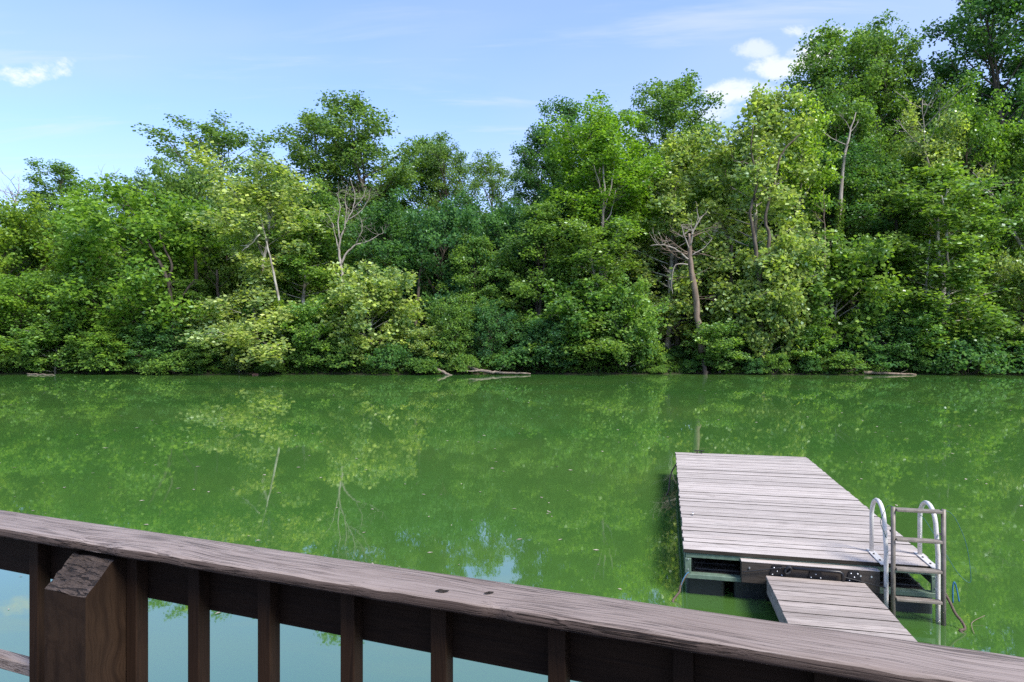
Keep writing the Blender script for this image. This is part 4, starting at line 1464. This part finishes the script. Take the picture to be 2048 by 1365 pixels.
def cap_mesh():
    rngc = np.random.default_rng(9)
    n_ = 400
    xs_ = np.linspace(XL, XR, n_)
    prof = [(0.0, .006), (.003, .018), (.009, .0255), (.018, .027), (.05, .0275), (.10, .0272), (.130, .0268), (.138, .0258), (.1425, .0225), (.1445, .015), (.145, .006), (.1435, .001), (.136, 0.0), (.07, -.0005), (.006, 0.0)]
    Vv = []
    for i, xx in enumerate(xs_):
        for j, (t_, z_) in enumerate(prof):
            nz = noise.noise(Vector((xx * 3.1, t_ * 14, 3.3)))
            nf = noise.noise(Vector((xx * 17, t_ * 30, 8.1)))
            dt = dz_ = 0.0
            if 5 <= j <= 11:
                edge = 1.0 if j >= 7 else .4
                dt = -edge * (.0035 * abs(nz) + .0022 * nf)
                dz_ = edge * .0020 * nf if j < 10 else 0
                # torn notch above the post, and a chip near the middle
                for (cx, wx, dp) in ((-1.16, .055, .010), (-1.10, .025, .006), (-.90, .03, .005), (.02, .02, .008)):
                    g = math.exp(-((xx - cx) / wx) ** 2)
                    dt -= edge * dp * g * (.8 + .5 * nf)
                    if j in (6, 7, 8, 9): dz_ -= dp * .5 * g
            elif j <= 2:
                dt = .002 * nz
            else:
                dz_ = .0012 * nz
            Vv.append((xx, -(t_ + dt), CB + max(z_ + dz_, -.001)))
    K = len(prof)
    F = []
    for i in range(n_ - 1):
        for j in range(K):
            j2 = (j + 1) % K
            F.append((i * K + j, i * K + j2, (i + 1) * K + j2, (i + 1) * K + j))
    me = bpy.data.meshes.new('rail_cap')
    me.from_pydata(Vv, [], F + [tuple(range(K))[::-1], tuple(range((n_ - 1) * K, n_ * K))])
    me.polygons.foreach_set('use_smooth', np.ones(len(me.polygons), bool))
    bmx = bmesh.new(); bmx.from_mesh(me); bmesh.ops.recalc_face_normals(bmx, faces=bmx.faces); bmx.to_mesh(me); bmx.free()
    return me


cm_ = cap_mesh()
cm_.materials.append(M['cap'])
cm_.materials.append(M['cap_side_shade'])
for p_ in cm_.polygons:      # side faces take a darker colour, painting them as if in shade
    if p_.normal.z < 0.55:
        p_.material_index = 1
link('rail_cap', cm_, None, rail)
link('apron_board', box_mesh('apron_board', (XL, -.058, 2.043), (XR, -.020, CB - .002), .004), M['stain'], rail)
link('bottom_rail', box_mesh('bottom_rail', (XL, -.0575, 1.735), (XR, -.0195, 1.774), .004), M['cap'], rail)


def upright(name, x0, x1, y0, y1, z0, z1, mat, bevel=.003):
    """vertical stick whose grain follows local x, so the mesh lies along x and is stood up"""
    L = z1 - z0
    o = link(name, box_mesh(name, (0, -(x1 - x0) / 2, -(y1 - y0) / 2), (L, (x1 - x0) / 2, (y1 - y0) / 2), bevel, 2), mat, rail)
    o.rotation_euler = Matrix(((0, 1, 0), (0, 0, 1), (1, 0, 0))).to_euler()
    o.location = ((x0 + x1) / 2, (y0 + y1) / 2, z0)
    return o


for s_ in (4.37, 4.13, 3.89, 3.65, 3.41, 2.85, 2.61, 2.37, 2.13, 1.89, 1.478, 1.083, .862, .634, .391, .155, -.115, -.365, -.61, -.85, -1.09, -1.33, -1.57, -1.81, -2.05):
    upright('baluster', -s_, -s_ + .038, -.0965, -.0585, 1.25, CB - .002, M['stain'], .0025)


def post_mesh(x0, x1):
    """square post with a slanted, rough-sawn top"""
    bmx = bmesh.new()
    yb, yf, zl, zh = -.0585, -.205, 2.095, CB - .003
    yt_ = -.128
    nb_, nc = 8, 7
    body = [bmx.verts.new(c) for c in ((x0, yb, 1.22), (x1, yb, 1.22), (x1, yf, 1.22), (x0, yf, 1.22))]
    ring = []
    top = []
    for j in range(nc + 1):
        k = j / nc
        row = []
        for i in range(nb_ + 1):
            u = i / nb_
            xx = x0 + (x1 - x0) * u
            yy = yf + (yt_ - yf) * k
            zz = zl + (zh - .012 - zl) * k
            nn = noise.noise(Vector((u * 3.0, k * 9.0, 1.7))) * .006 + noise.noise(Vector((u * 9, k * 22, 4.7))) * .003
            if j == nc: nn = -abs(nn)
            row.append(bmx.verts.new((xx, yy - nn * .4, zz + nn)))
        top.append(row)
    for j in range(nc):
        for i in range(nb_):
            f = bmx.faces.new((top[j][i], top[j][i + 1], top[j + 1][i + 1], top[j + 1][i]))
            f.material_index = 1
    bl_, br_ = bmx.verts.new((x0, yb, zh - .012)), bmx.verts.new((x1, yb, zh - .012))
    bmx.faces.new([body[3], body[2]] + top[0][::-1])
    bmx.faces.new([body[2], body[1], br_] + [top[j][nb_] for j in range(nc, -1, -1)])
    bmx.faces.new([body[0], body[3]] + [top[j][0] for j in range(nc + 1)] + [bl_])
    bmx.faces.new([body[1], body[0], bl_, br_])
    bmx.faces.new([bl_] + top[nc] + [br_])
    bmx.faces.new(body[::-1])
    bmesh.ops.recalc_face_normals(bmx, faces=bmx.faces)
    bmesh.ops.triangulate(bmx, faces=[f for f in bmx.faces if len(f.verts) > 4])
    return bm_mesh('post', bmx)


link('post', post_mesh(-1.244, -1.089), [M['post_side'], M['post_top']], rail)
link('post', post_mesh(-3.30, -3.145), [M['post_side'], M['post_top']], rail)

# porch floor under the lens
fl = box_mesh('porch_floor', (XL - .3, -3.2, 1.20), (XR + .3, .03, 1.248), .004)
fo = link('porch_floor', fl, M['stain'])
fo.location = RQ
fo.rotation_euler = (0, 0, RA)
tag(fo, 'dark boarded floor of the porch', 'floor', kind='structure')

# chips of bark and leaf lying on the cap
for i, (lx, ly, ln, a_, lb) in enumerate([(-.118, -.112, .030, .25, 'small dark bark chip lying near the middle of the rail cap'), (-.02, -.085, .022, .8, 'tiny curled leaf scrap on the rail cap right of the middle')]):
    b_ = bmesh.new()
    rr_ = [b_.verts.new((ln * (u - .5), ln * .22 * math.sin(math.pi * (u * .9 + .05)) * sg, .0012 + .002 * math.sin(u * 5 + i) ** 2 + (.0015 if sg > 0 else 0))) for u in (0, .3, .6, 1) for sg in (-1, 1)]
    for q in range(3):
        b_.faces.new((rr_[2 * q], rr_[2 * q + 2], rr_[2 * q + 3], rr_[2 * q + 1]))
    bmesh.ops.solidify(b_, geom=b_.faces[:], thickness=.0015)
    o = link('bark_chip', bm_mesh('bark_chip', b_), M['bark_dark'])
    o.location = RQ + Matrix.Rotation(RA, 3, 'Z') @ Vector((lx, ly, CT))
    o.rotation_euler = (0, 0, RA + a_)
    tag(o, lb, 'debris')
